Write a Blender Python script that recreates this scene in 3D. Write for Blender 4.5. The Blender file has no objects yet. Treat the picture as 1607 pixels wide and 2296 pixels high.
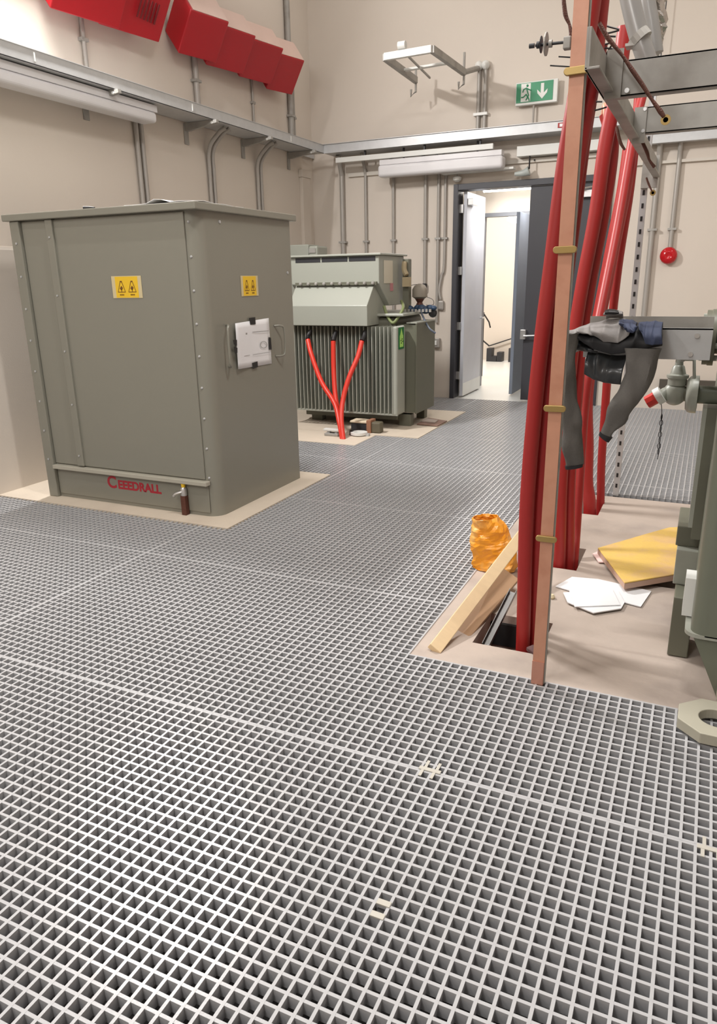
import bpy, bmesh, math, random
from mathutils import Vector, Matrix, noise as mn
random.seed(7)
C = bpy.context.scene.collection
SC = bpy.context.scene

# ------------------------------------------------------------------ camera
CAM = Vector((0, 0, 1.56)); FPX = 1639.08; W, H = 1607, 2296
yaw, pit, rol = -0.43837, 0.3075, 0.017543
fw = Vector((math.sin(yaw)*math.cos(pit), math.cos(yaw)*math.cos(pit), -math.sin(pit)))
rt = Vector((math.cos(yaw), -math.sin(yaw), 0)); dn = fw.cross(rt)
rt2 = math.cos(rol)*rt + math.sin(rol)*dn; dn2 = -math.sin(rol)*rt + math.cos(rol)*dn
cd = bpy.data.cameras.new('camera'); cam = bpy.data.objects.new('camera', cd); C.objects.link(cam)
cd.sensor_fit = 'VERTICAL'; cd.sensor_height = 36; cd.lens = 36*FPX/H; cd.clip_start = .05; cd.clip_end = 100
M = Matrix((rt2, -dn2, -fw)).transposed().to_4x4(); M.translation = CAM
cam.matrix_world = M; SC.camera = cam

# ------------------------------------------------------------------ light
SC.view_settings.view_transform = 'Standard'; SC.view_settings.look = 'None'
SC.view_settings.gamma = 1; SC.view_settings.use_curve_mapping = False
SC.view_settings.exposure = -0.08
wd = bpy.data.worlds.new('world'); SC.world = wd; wd.use_nodes = True
wd.node_tree.nodes['Background'].inputs[0].default_value = (.9, .92, 1, 1)
wd.node_tree.nodes['Background'].inputs[1].default_value = 0.05
def area(name, loc, sx, sy, power, col=(1, .98, .955), rot=(0, 0, 0)):
    l = bpy.data.lights.new(name, 'AREA'); l.shape = 'RECTANGLE'; l.size = sx; l.size_y = sy
    l.energy = power; l.color = col
    o = bpy.data.objects.new(name, l); o.location = loc; o.rotation_euler = rot; C.objects.link(o); return o
area('wall_batten_light', (-4.62, 4.85, 4.4), .12, .9, 300, rot=(0, math.radians(-55), 0))
area('corner_batten_light', (-3.7, 8.3, 5.9), .25, .8, 18)
area('slab_batten_light', (-.3, 3.0, 5.6), 1.2, .07, 140)
area('rear_batten_light', (-1.6, -2.6, 4.6), 1.3, .3, 125, rot=(math.radians(55), 0, math.radians(42)))
area('centre_batten_light', (-1.6, 1.0, 6.1), 1.5, .2, 85)
area('left_rear_batten_light', (-3.6, -.9, 4.7), .3, 1.3, 80, rot=(math.radians(15), math.radians(12), 0))
area('right_batten_light', (1.8, 6.6, 5.6), .2, 1.4, 25)
area('lobby_light', (-2.35, 10.25, 2.62), .9, .2, 24, (1, .98, .95))
area('stair_hall_light', (-3.3, 12.6, 3.6), 1.2, .6, 170, (1, .96, .9))

# ------------------------------------------------------------------ helpers
def at(u, v, ax, val):
    d = fw + rt2*((u-W/2)/FPX) + dn2*((v-H/2)/FPX)
    return CAM + d*((val-CAM[ax])/d[ax])
def lin(c): return tuple((x/255/12.92 if x/255 <= .04045 else ((x/255+.055)/1.055)**2.4) for x in c)
MATS = {}
def mat(name, rgb, rough=.5, metal=0, var=.06, scale=6, bump=0, bscale=60, emit=0, spec=None, alpha=1, trans=0, stretch=None):
    if name in MATS: return MATS[name]
    m = bpy.data.materials.new(name); m.use_nodes = True; nt = m.node_tree; b = nt.nodes['Principled BSDF']
    c = lin(rgb)
    tc = nt.nodes.new('ShaderNodeTexCoord'); no = nt.nodes.new('ShaderNodeTexNoise')
    no.inputs['Scale'].default_value = scale; no.inputs['Detail'].default_value = 6
    if stretch:
        mp = nt.nodes.new('ShaderNodeMapping'); mp.inputs['Scale'].default_value = stretch
        nt.links.new(tc.outputs['Object'], mp.inputs[0]); nt.links.new(mp.outputs[0], no.inputs['Vector'])
    else: nt.links.new(tc.outputs['Object'], no.inputs['Vector'])
    mx = nt.nodes.new('ShaderNodeMix'); mx.data_type = 'RGBA'
    mx.inputs[6].default_value = (*[x*(1-var) for x in c], 1); mx.inputs[7].default_value = (*[min(1, x*(1+var)) for x in c], 1)
    nt.links.new(no.outputs[0], mx.inputs[0]); nt.links.new(mx.outputs[2], b.inputs['Base Color'])
    b.inputs['Roughness'].default_value = rough; b.inputs['Metallic'].default_value = metal
    if spec is not None: b.inputs['Specular IOR Level'].default_value = spec
    if alpha < 1: b.inputs['Alpha'].default_value = alpha
    if trans: b.inputs['Transmission Weight'].default_value = trans
    if bump:
        n2 = nt.nodes.new('ShaderNodeTexNoise'); n2.inputs['Scale'].default_value = bscale; n2.inputs['Detail'].default_value = 4
        nt.links.new(tc.outputs['Object'], n2.inputs['Vector'])
        bp = nt.nodes.new('ShaderNodeBump'); bp.inputs['Strength'].default_value = bump; bp.inputs['Distance'].default_value = .01
        nt.links.new(n2.outputs[0], bp.inputs['Height']); nt.links.new(bp.outputs[0], b.inputs['Normal'])
    if emit:
        b.inputs['Emission Color'].default_value = (*c, 1); b.inputs['Emission Strength'].default_value = emit
    MATS[name] = m; return m
def blotch(name, rgb1, rgb2, scale=2, lo=.45, hi=.6, rough=.6, metal=0, bump=.1):
    m = mat(name, rgb1, rough, metal, var=.05, scale=scale*5, bump=bump); nt = m.node_tree
    b = nt.nodes['Principled BSDF']; src = b.inputs['Base Color'].links[0].from_socket
    no = nt.nodes.new('ShaderNodeTexNoise'); no.inputs['Scale'].default_value = scale; no.inputs['Detail'].default_value = 8
    tc = nt.nodes.new('ShaderNodeTexCoord'); nt.links.new(tc.outputs['Object'], no.inputs['Vector'])
    r = nt.nodes.new('ShaderNodeValToRGB'); r.color_ramp.elements[0].position = lo; r.color_ramp.elements[1].position = hi
    mx = nt.nodes.new('ShaderNodeMix'); mx.data_type = 'RGBA'
    nt.links.new(no.outputs[0], r.inputs[0]); nt.links.new(r.outputs[0], mx.inputs[0])
    nt.links.new(src, mx.inputs[6]); mx.inputs[7].default_value = (*lin(rgb2), 1); nt.links.new(mx.outputs[2], b.inputs['Base Color'])
    return m

wallm = mat('cream_wall_paint', (213, 203, 192), .75, var=.03, scale=.8, bump=.05, bscale=90)
ceilm = mat('white_ceiling', (225, 220, 212), .8)
gratm = mat('grey_fibreglass_grating', (180, 180, 182), .25, var=.05, scale=5, bump=.06, bscale=250)
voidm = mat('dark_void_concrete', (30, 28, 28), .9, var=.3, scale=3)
slabm = blotch('screed_slab', (180, 166, 155), (158, 146, 138), 3, .5, .75, .7, bump=.15)
pinkm = blotch('pale_concrete_pad', (205, 192, 175), (190, 176, 160), 2, .5, .8, .75)
cabm = mat('cabinet_grey_green_paint', (133, 131, 120), .25, var=.02, scale=1.5)
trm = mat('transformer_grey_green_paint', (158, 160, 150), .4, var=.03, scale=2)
trdark = mat('transformer_shaded_paint', (104, 104, 90), .45, var=.04)  # darker copy of the transformer paint, with shade put into the colour
galv = mat('galvanised_steel', (190, 191, 192), .42, .35, var=.12, scale=14, bump=.03)
galvd = blotch('dull_galvanised_steel', (166, 163, 158), (142, 138, 132), 6, .45, .7, .5, .2, bump=.04)
white = mat('white_plastic', (222, 222, 218), .4)
clearp = mat('milky_plastic_diffuser', (214, 212, 214), .3)
conm = mat('grey_conduit', (168, 163, 157), .45, .2)
redm = mat('red_cable_sheath', (158, 34, 32), .45, var=.08, scale=8, spec=.5)
redbox = mat('red_steel_box', (176, 20, 32), .4, var=.04)
copm = blotch('copper_bar', (200, 146, 120), (178, 118, 92), 7, .5, .8, .42, .1, bump=.03)
copd = mat('aged_copper', (92, 54, 42), .6, .2, var=.3, scale=30, bump=.4, bscale=200)
brass = mat('brass', (172, 146, 92), .4, .6, var=.1)
black = mat('black_rubber', (28, 26, 27), .5)
blackm = mat('near_black_paint', (44, 44, 48), .5)
dgrey = mat('dark_grey_door_paint', (62, 62, 68), .45)
lgrey = mat('light_grey_door_paint', (196, 198, 206), .4)
alum = mat('brushed_aluminium', (200, 200, 200), .3, .8)
paper = mat('white_paper', (232, 232, 234), .6)
yellow = mat('yellow_warning_label', (232, 190, 40), .45)
inkb = mat('brown_print', (110, 70, 20), .6)
orange = blotch('orange_plastic_bag', (244, 160, 40), (250, 205, 130), 7, .5, .72, .3, bump=.3)
wood = mat('planed_timber', (226, 200, 160), .55, var=.08, scale=5, stretch=(1, 8, 8))
ply = mat('brown_hardboard', (160, 128, 98), .55, var=.08, scale=5)
green = mat('green_sign', (52, 140, 100), .4)
lime = mat('lime_print', (170, 220, 110), .5)
jgrey = mat('grey_softshell_fabric', (98, 95, 91), .85, var=.12, scale=160, bump=.3, bscale=500)
jlight = mat('light_grey_softshell_fabric', (142, 138, 136), .8, var=.06, scale=90, bump=.2, bscale=400)
jnavy = mat('navy_fabric', (54, 62, 86), .75, var=.1, scale=20)
jblack = mat('black_lining_fabric', (30, 30, 33), .6, var=.2, scale=20)
lampm = mat('lit_lamp', (255, 250, 240), .5, emit=14)

class MB:
    def __init__(s): s.bm = bmesh.new()
    def box(s, x0, x1, y0, y1, z0, z1, M=None):
        vs = [s.bm.verts.new(p) for p in [(x0,y0,z0),(x1,y0,z0),(x1,y1,z0),(x0,y1,z0),(x0,y0,z1),(x1,y0,z1),(x1,y1,z1),(x0,y1,z1)]]
        if M:
            for v in vs: v.co = M @ v.co
        for f in [(3,2,1,0),(4,5,6,7),(0,1,5,4),(1,2,6,5),(2,3,7,6),(3,0,4,7)]: s.bm.faces.new([vs[i] for i in f])
        return s
    def hexa(s, P):   # 8 points, bottom 4 then top 4
        vs = [s.bm.verts.new(p) for p in P]
        for f in [(3,2,1,0),(4,5,6,7),(0,1,5,4),(1,2,6,5),(2,3,7,6),(3,0,4,7)]: s.bm.faces.new([vs[i] for i in f])
        return s
    def rings(s, R, cap=True, closed=True):
        V = [[s.bm.verts.new(p) for p in r] for r in R]; n = len(R[0])
        for a, b in zip(V, V[1:]):
            for i in range(n if closed else n-1):
                j = (i+1) % n; s.bm.faces.new([a[i], a[j], b[j], b[i]])
        if cap and closed: s.bm.faces.new(V[0][::-1]); s.bm.faces.new(V[-1])
        return s
    def tube(s, pts, r, n=12, smooth=True, sub=6, flat=None):
        P = [Vector(p) for p in pts]; rr = list(r) if hasattr(r, '__len__') else [r]*len(P)
        if smooth and len(P) > 2:
            Q, RR = [], []
            for i in range(len(P)-1):
                p0, p1, p2, p3 = P[max(i-1,0)], P[i], P[i+1], P[min(i+2,len(P)-1)]
                for k in range(sub):
                    t = k/sub
                    Q.append(.5*((2*p1)+(p2-p0)*t+(2*p0-5*p1+4*p2-p3)*t*t+(3*p1-p0-3*p2+p3)*t**3)); RR.append(rr[i]*(1-t)+rr[i+1]*t)
            Q.append(P[-1]); RR.append(rr[-1]); P, rr = Q, RR
        up = Vector((0,0,1)); R = []
        for i, p in enumerate(P):
            t = (P[min(i+1,len(P)-1)]-P[max(i-1,0)]).normalized()
            if i == 0:
                a = t.cross(up if abs(t.z) < .9 else Vector((0,1,0))).normalized()
            else: a = (a - t*a.dot(t)).normalized()
            b = t.cross(a)
            R.append([p + (a*math.cos(2*math.pi*k/n)+b*math.sin(2*math.pi*k/n)*(flat or 1))*rr[i] for k in range(n)])
        return s.rings(R)
    def lathe(s, c, prof, axis='Z', n=24):   # prof: (r, h)
        c = Vector(c); R = []
        ax = {'X': (Vector((0,1,0)),Vector((0,0,1)),Vector((1,0,0))), 'Y': (Vector((0,0,1)),Vector((1,0,0)),Vector((0,1,0))), 'Z': (Vector((1,0,0)),Vector((0,1,0)),Vector((0,0,1)))}[axis] if isinstance(axis, str) else axis
        for r, h in prof: R.append([c+ax[2]*h+(ax[0]*math.cos(2*math.pi*k/n)+ax[1]*math.sin(2*math.pi*k/n))*max(r,1e-5) for k in range(n)])
        return s.rings(R)
    def poly(s, pts, ext):   # planar polygon extruded by vector
        e = Vector(ext); return s.rings([[Vector(p) for p in pts], [Vector(p)+e for p in pts]])
    def sphere(s, c, r, sc=(1,1,1), n=16):
        c = Vector(c); prof = [(math.sin(math.pi*i/n), -math.cos(math.pi*i/n)) for i in range(n+1)]
        return s.rings([[c+Vector((a*r*sc[0]*math.cos(2*math.pi*k/n), a*r*sc[1]*math.sin(2*math.pi*k/n), b*r*sc[2])) for k in range(n)] for a, b in [(max(x,1e-4),y) for x,y in prof]])
    def build(s, name, m, parent=None, smooth=False, bevel=0, label=None, origin=None, segs=2):
        bmesh.ops.recalc_face_normals(s.bm, faces=s.bm.faces)
        me = bpy.data.meshes.new(name); 
        if parent is not None:
            r = parent
            while r.parent: r = r.parent
            off = Vector(r.location)
        else:
            cs = [v.co for v in s.bm.verts]
            off = Vector(origin) if origin else Vector(((min(c.x for c in cs)+max(c.x for c in cs))/2, (min(c.y for c in cs)+max(c.y for c in cs))/2, min(c.z for c in cs)))
        for v in s.bm.verts: v.co -= off
        if smooth:
            for f in s.bm.faces: f.smooth = True
        s.bm.to_mesh(me); s.bm.free(); me.materials.append(m)
        o = bpy.data.objects.new(name, me); C.objects.link(o)
        if parent is not None: o.parent = parent
        else: o.location = off
        if bevel:
            bv = o.modifiers.new('bevel', 'BEVEL'); bv.width = bevel; bv.segments = segs; bv.limit_method = 'ANGLE'; bv.angle_limit = math.radians(40)
        if smooth: me.set_sharp_from_angle(angle=math.radians(45))
        if label: o['label'] = label
        return o
def tag(o, label, cat, group=None, kind=None):
    o['label'] = label; o['category'] = cat
    if group: o['group'] = group
    if kind: o['kind'] = kind
    return o
def thing(name, label, cat, loc, group=None):
    o = bpy.data.objects.new(name, None); o.empty_display_size = .1; C.objects.link(o); o.location = loc
    return tag(o, label, cat, group)
def struct(name, mb, m, parent=None, **k):
    o = mb.build(name, m, parent, **k)
    if parent is None: o['kind'] = 'structure'
    return o
def text(name, body, size, m, M, parent, ext=.0008, label=None):
    cu = bpy.data.curves.new(name, 'FONT'); cu.body = body; cu.size = size; cu.extrude = ext; cu.offset = .0035 if name == 'lettering' else 0
    t = bpy.data.objects.new(name, cu); C.objects.link(t)
    bpy.context.view_layer.update()
    me = bpy.data.meshes.new_from_object(t.evaluated_get(bpy.context.evaluated_depsgraph_get()))
    bpy.data.objects.remove(t)
    r = parent
    while r.parent: r = r.parent
    me.transform(Matrix.Translation(-Vector(r.location)) @ M); me.materials.clear(); me.materials.append(m)
    o = bpy.data.objects.new(name, me); C.objects.link(o); o.parent = parent
    if label: o['label'] = label
    return o
def frame(p, xd, yd):   # matrix with local x,y dirs
    x = Vector(xd).normalized(); y = Vector(yd).normalized(); z = x.cross(y)
    m = Matrix((x, y, z)).transposed().to_4x4(); m.translation = Vector(p); return m

# ------------------------------------------------------------------ setting: walls, ceiling
XL, YB, ZC = -5.1, 9.6, 6.2
DX0, DX1, DZ = -3.09, -1.17, 2.68      # doorway in the back wall
struct('wall_left', MB().box(XL-.2, XL, -4, YB+.2, -1, ZC), wallm)
b = MB(); b.box(XL, DX0, YB, YB+.2, -1, ZC); b.box(DX1, 4, YB, YB+.2, -1, ZC); b.box(DX0, DX1, YB, YB+.2, DZ, ZC); b.box(DX0, DX1, YB, YB+.2, -1, -.002)
struct('wall_back', b, wallm)
struct('wall_right', MB().box(4, 4.2, -4, YB+.2, -1, ZC), wallm)
struct('wall_front', MB().box(XL-.2, 4.2, -4.2, -4, -1, ZC), wallm)
struct('ceiling', MB().box(XL-.2, 4.2, -4.2, YB+.2, ZC, ZC+.2), ceilm)
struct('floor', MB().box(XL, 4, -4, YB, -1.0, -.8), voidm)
struct('wall_left', MB().box(XL, -4.88, -3, 4.45, -.79, 1.85), wallm, bevel=.03)   # boxed-out lower wall

# grating panels: bars on a 40 mm lattice, seams with doubled bars
GX0, GY0, P = .136, 1.950, .04
def bars(b, x0, x1, y0, y1, along, w=.0086, z=0):
    h, k = w/2, w/2*.7; zz = z-.038
    if along == 'Y': b.hexa([(x0-k,y0,zz),(x0+k,y0,zz),(x0+k,y1,zz),(x0-k,y1,zz),(x0-h,y0,z),(x0+h,y0,z),(x0+h,y1,z),(x0-h,y1,z)])
    else: b.hexa([(x0,y0-k,zz),(x1,y0-k,zz),(x1,y0+k,zz),(x0,y0+k,zz),(x0,y0-h,z),(x1,y0-h,z),(x1,y0+h,z),(x0,y0+h,z)])
def cut(lo, hi, c, axis, excl):   # 1D intervals of a bar outside excluded rects
    seg = [(lo, hi)]
    for (a0, a1, b0, b1) in excl:
        p0, p1, q0, q1 = (a0, a1, b0, b1) if axis == 'X' else (b0, b1, a0, a1)   # run range, cross range
        if q0-.001 < c < q1+.001:
            n = []
            for s0, s1 in seg:
                if p1 <= s0 or p0 >= s1: n.append((s0, s1)); continue
                if s0 < p0: n.append((s0, p0))
                if s1 > p1: n.append((p1, s1))
            seg = n
    return seg
EXCL = [(XL, -2.735, 3.785, 5.3), (-4.6, -2.56, 6.93, 8.6), (-4.6, -3.03, 6.40, 6.95), (-1.02, 4, 2.675, 5.56), (XL-.1, -4.88, -4, 4.45), (.06, 4.2, 5.5, YB+.1)]
def panel(j0, j1, i0, i1):
    b = MB(); x0 = GX0+j0*P; x1 = GX0+j1*P; y0 = GY0+i0*P; y1 = GY0+i1*P; e = .0045
    for j in range(j0, j1+1):
        x = GX0+j*P + (e if j == j0 else -e if j == j1 else 0)
        for s0, s1 in cut(y0+.0008, y1-.0008, x, 'Y', EXCL): bars(b, x, 0, s0, s1, 'Y')
    for i in range(i0, i1+1):
        y = GY0+i*P + (e if i == i0 else -e if i == i1 else 0)
        for s0, s1 in cut(x0+.0008, x1-.0008, y, 'X', EXCL): bars(b, s0, s1, y, 0, 'X', z=-.0004)
    if len(b.bm.verts): struct('floor', b, gratm)
JS = [-131, 96]
IS = [-47, 0, 32, 66, 98, 129, 160, 191]
JS2 = [-131, -71, -29, 4, 96]
for a, c in zip(IS, IS[1:]):
    JJ = JS if a < 0 else ([-131, 96] if a < 32 - 32 else [-131, -77, 96] if a < 66 else JS2)
    for p, q in zip(JJ, JJ[1:]): panel(p, q, a, c)
# steel joists under the grating
b = MB()
for i in IS: b.box(XL, 4, GY0+i*P-.03, GY0+i*P+.03, -.16, -.045)
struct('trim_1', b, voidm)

# slab with openings on the right
def holed(name, x0, x1, y0, y1, z0, z1, holes, m):
    xs = sorted({x0, x1, *[h[0] for h in holes], *[h[1] for h in holes]}); ys = sorted({y0, y1, *[h[2] for h in holes], *[h[3] for h in holes]})
    b = MB()
    for a, c in zip(xs, xs[1:]):
        for d, e in zip(ys, ys[1:]):
            if not any(h[0] <= (a+c)/2 <= h[1] and h[2] <= (d+e)/2 <= h[3] for h in holes): b.box(a, c, d, e, z0, z1)
    bmesh.ops.remove_doubles(b.bm, verts=b.bm.verts, dist=.0001)
    seen = {}
    for f in b.bm.faces: seen.setdefault(tuple(sorted(v.index for v in f.verts)), []).append(f)
    return struct(name, b, m)
holed('floor', -1.02, 4, 2.675, 5.50, -.79, -.004, [(-.80, -.505, 2.89, 3.22), (-.70, -.51, 3.93, 4.30), (-.75, -.535, 5.0, 5.38), (-.23, .05, 3.87, 4.0)], slabm)
struct('floor', MB().box(-5.05, -2.737, 3.787, 5.298, -.79, .004), pinkm)
struct('floor', MB().box(-4.598, -2.562, 6.932, 8.598, -.79, .004), pinkm)
struct('floor', MB().box(-4.598, -3.032, 6.402, 6.93, -.79, .003), pinkm)

struct('floor', MB().box(.062, 4, 5.562, YB, -.79, .004), pinkm)
t = thing('cable_duct', 'pale low cable duct with two dark slots beside the rear grating at the right edge', 'duct', (.2, 7.2, .004))
MB().box(.075, .6, 6.9, 7.6, .004, .16).build('body', mat('cream_duct', (205, 200, 188), .5), t, bevel=.005)
for z in (.06, .11): MB().box(.072, .0745, 6.95, 7.5, z, z+.018).build('slot', black, t)
# ------------------------------------------------------------------ doorway, lobby and stair hall beyond
b = MB(); b.box(DX0, DX0+.06, YB-.03, YB+.2, 0, DZ); b.box(DX1-.06, DX1, YB-.03, YB+.2, 0, DZ); b.box(DX0+.06, DX1-.06, YB-.03, YB+.2, DZ-.07, DZ)
d = struct('door_1', b, dgrey, bevel=.004)
DL = MB().box(-2.13, -1.235, YB+.02, YB+.07, .02, DZ-.075)
leaf = DL.build('door_leaf', dgrey, d, bevel=.003, label='closed dark grey leaf')
b = MB(); b.tube([(-2.11, YB-.07, .845), (-1.75, YB-.07, .86)], .012, smooth=False); b.tube([(-2.11, YB-.07, .845), (-2.11, YB+.02, .845)], .012, smooth=False)
b.build('push_bar', alum, d)
b = MB(); b.box(-2.16, -2.09, YB-.05, YB+.02, .80, .92); b.box(-1.8, -1.73, YB-.06, YB+.02, .66, .96)
b.build('lock_case', alum, d, bevel=.006)
b = MB(); b.box(-1.62, -1.36, YB-.05, YB+.02, 2.44, 2.52); b.tube([(-1.40, YB-.05, 2.55), (-1.48, YB-.12, 2.53), (-1.62, YB-.05, 2.53)], .012, smooth=False)
b.build('door_closer', alum, d, bevel=.004)
b = MB(); b.box(-1.74, -1.55, YB+.012, YB+.02, 1.93, 2.06); b.build('sign_plate', mat('pale_green_sign', (170, 200, 185), .5), d)
g = MB().box(-2.985, -2.94, YB+.08, YB+.93, .02, 2.60).build('door_leaf', lgrey, d, bevel=.003, label='light grey leaf standing open')
MB().box(-2.94, -2.936, YB+.08, YB+.93, .02, .19).build('kick_plate', white, g)
MB().box(-2.94, -2.87, YB+.10, YB+.34, 2.44, 2.52).build('door_closer', alum, g, bevel=.005)
MB().tube([(-2.94, YB+.84, 1.02), (-2.88, YB+.84, 1.02), (-2.88, YB+.73, 1.02)], .01, smooth=False).build('door_handle', alum, g)
b = MB()
for z in (.25, .9, 1.6, 2.35): b.box(-3.03, -2.985, YB+.05, YB+.085, z, z+.1)
b.build('hinge', alum, g)
LY = 10.8
flm = mat('pale_lobby_floor', (224, 224, 220), .25, var=.02)
struct('floor', MB().box(-6.5, -1.0, YB, 14.6, -.3, -.001), flm)
struct('wall_back', MB().box(-3.3, -3.15, YB+.2, LY, 0, 2.75), wallm)
struct('wall_back', MB().box(-1.15, -1.0, YB+.2, LY, 0, 2.75), wallm)
struct('ceiling', MB().box(-3.3, -1.0, YB+.2, LY, 2.75, 2.9), mat('grey_lobby_soffit', (200, 198, 196), .7))
b = MB(); b.box(-6.5, -3.06, LY, LY+.12, 0, 4.2); b.box(-2.28, -1.0, LY, LY+.12, 0, 4.2); b.box(-3.06, -2.28, LY, LY+.12, 2.42, 4.2)
struct('wall_back', b, wallm)
b = MB(); b.box(-3.06, -3.02, LY-.02, LY+.12, 0, 2.42); b.box(-2.32, -2.28, LY-.02, LY+.12, 0, 2.42); b.box(-3.02, -2.32, LY-.02, LY+.12, 2.37, 2.42)
d2 = struct('door_2', b, mat('mid_grey_frame', (120, 122, 128), .5))
MB().box(-2.39, -2.345, LY-.75, LY-.03, .02, 2.36).build('door_leaf', mat('blue_grey_leaf', (128, 136, 150), .5), d2, bevel=.003)
struct('wall_back', MB().box(-6.7, -1.0, 14.5, 14.6, 0, 4.4), wallm)
struct('wall_left', MB().box(-6.6, -6.5, LY, 14.6, 0, 4.4), wallm)
struct('wall_right', MB().box(-1.0, -.9, LY, 14.6, 0, 4.4), wallm)
struct('ceiling', MB().box(-6.7, -.9, LY, 14.7, 4.2, 4.4), ceilm)
t = thing('ceiling_light', 'bright white batten lamp on the lobby ceiling beyond the open doorway', 'lamp', (-2.5, 10.35, 2.75))
MB().box(-2.95, -2.05, 10.28, 10.42, 2.715, 2.75).build('base', white, t, bevel=.004); MB().tube([(-2.92, 10.35, 2.69), (-2.08, 10.35, 2.69)], .045, smooth=False).build('diffuser', lampm, t, smooth=True)
t = thing('wall_light', 'small lit oval bulkhead lamp high on the stair hall wall past the second doorway', 'lamp', (-2.95, 12.35, 2.75))
p = at(1158, 491, 1, 12.3)
t.location = p; MB().sphere(p, .14, (1.1, .5, .45)).build('diffuser', mat('lit_bulkhead', (255, 250, 240), .5, emit=6), t, smooth=True); MB().box(p.x-.16, p.x+.16, p.y+.05, p.y+.1, p.z-.02, p.z+.08).build('base', white, t)
# stair rail
t = thing('stair_railing', 'thin black metal stair handrail seen through the second doorway', 'railing', (-3.35, 12.4, 0))
def rail(px, Y, r=.012):
    MB().tube([at(u, v, 1, Y) for u, v in px], r, 8, smooth=False).build('rail', black, t)
rail([(1070, 690), (1086, 706), (1096, 722), (1099, 735)], 12.0); rail([(1070, 745), (1084, 765), (1097, 776)], 12.0)
for u in (1078, 1085):
    p = at(u, 700, 1, 12.0); MB().tube([(p.x, 12, .0), (p.x, 12, p.z)], .006, 6, smooth=False).build('post', black, t)
b = MB().tube([at(1095, 776, 1, 14.45), at(1150, 758, 1, 14.45)], .012, 6, smooth=False).build('wall_handrail', blackm, t)
for k, (u0, v0, u1, v1) in enumerate([(1090, 781, 1101, 806), (1101, 799, 1112, 806), (1113, 790, 1124, 806), (1139, 781, 1150, 806)]):
    a = at(u0, v1, 2, 0); q = at(u1, v1, 2, 0); zt = at(u0, v0, 1, 14.2).z
    X0, X1 = at(u0, v1, 1, 14.2).x, at(u1, v1, 1, 14.2).x
    tag(MB().box(X0, X1, 14.2, 14.4, 0, max(zt, .06)).build('floor_box', blackm), ['tall dark box on the stair hall floor, leftmost of the row', 'low dark box on the stair hall floor beside the tallest left one', 'mid-height dark box in the middle of the row on the stair hall floor', 'tall dark box on the stair hall floor, rightmost and set apart'][k], 'box', 'dark boxes along the far stair hall wall')

# ------------------------------------------------------------------ transformer enclosure (big cabinet)
t = thing('transformer_enclosure', 'large grey-green sheet steel enclosure with yellow labels on a pale pad', 'enclosure', (-3.70, 4.52, .004))
b = MB()  # shell with rounded front right corner
x0, x1, y0, y1 = -4.48, -2.92, 3.96, 5.10; r = .10
def outline(z):
    o = [(x0, y0, z)]
    for k in range(9): a = -math.pi/2 + k/8*math.pi/2; o.append((x1-r+r*math.cos(a), y0+r+r*math.sin(a), z))
    o += [(x1, y1, z), (x0, y1, z)]; return o
b.rings([outline(.004), outline(2.0)]); b.build('shell', cabm, t, smooth=True)
b = MB(); b.box(x0-.045, x1+.035, y0-.055, y1+.05, 1.985, 2.03); b.build('lid', cabm, t, bevel=.006)
b = MB(); b.box(x0+.09, x1-.055, y0-.05, y0, .232, .262); b.build('ledge', mat('ledge_pale_tone', (172, 168, 155), .4), t, bevel=.004)  # ledge coloured paler than the shell
b = MB(); b.box(x0, x0+.085, y0-.035, y0, .004, 1.985); b.build('corner_post', cabm, t, bevel=.006)
b = MB(); b.box(-4.155, -4.09, y0-.03, y0, .27, 1.985); b.build('seam_flange', cabm, t, bevel=.006)
b = MB(); b.box(x0+.09, x1-.09, y0-.012, y0, .27, 1.98); b.build('front_panel', cabm, t, bevel=.004)
b = MB(); b.box(x0+.09, x1-.07, y0-.008, y0, .03, .225); b.build('base_panel', cabm, t, bevel=.003)
for k in range(8): MB().lathe((x0+.045, y0-.036, .3+k*.22), [(.008, 0), (.008, -.004)], 'Y', 8).build('rivet', galv, t)
for k in range(5): MB().lathe((-4.122, y0-.031, .35+k*.38), [(.007, 0), (.007, -.004)], 'Y', 8).build('rivet', galv, t)
for k in range(9):
    a = math.radians(-70); MB().sphere((x1-r+r*math.cos(a), y0+r+r*math.sin(a), .28+k*.205), .009, n=6).build('rivet', galv, t)
MB().box(-3.215, -3.195, y0-.03, y0-.008, .065, .08).build('bolt', galv, t); MB().lathe((-2.92, 5.04, 1.62), [(.01, 0), (.01, .006)], 'X', 8).build('rivet', galv, t); MB().lathe((-2.92, 4.2, 1.93), [(.01, 0), (.01, .006)], 'X', 8).build('rivet', galv, t)
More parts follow.
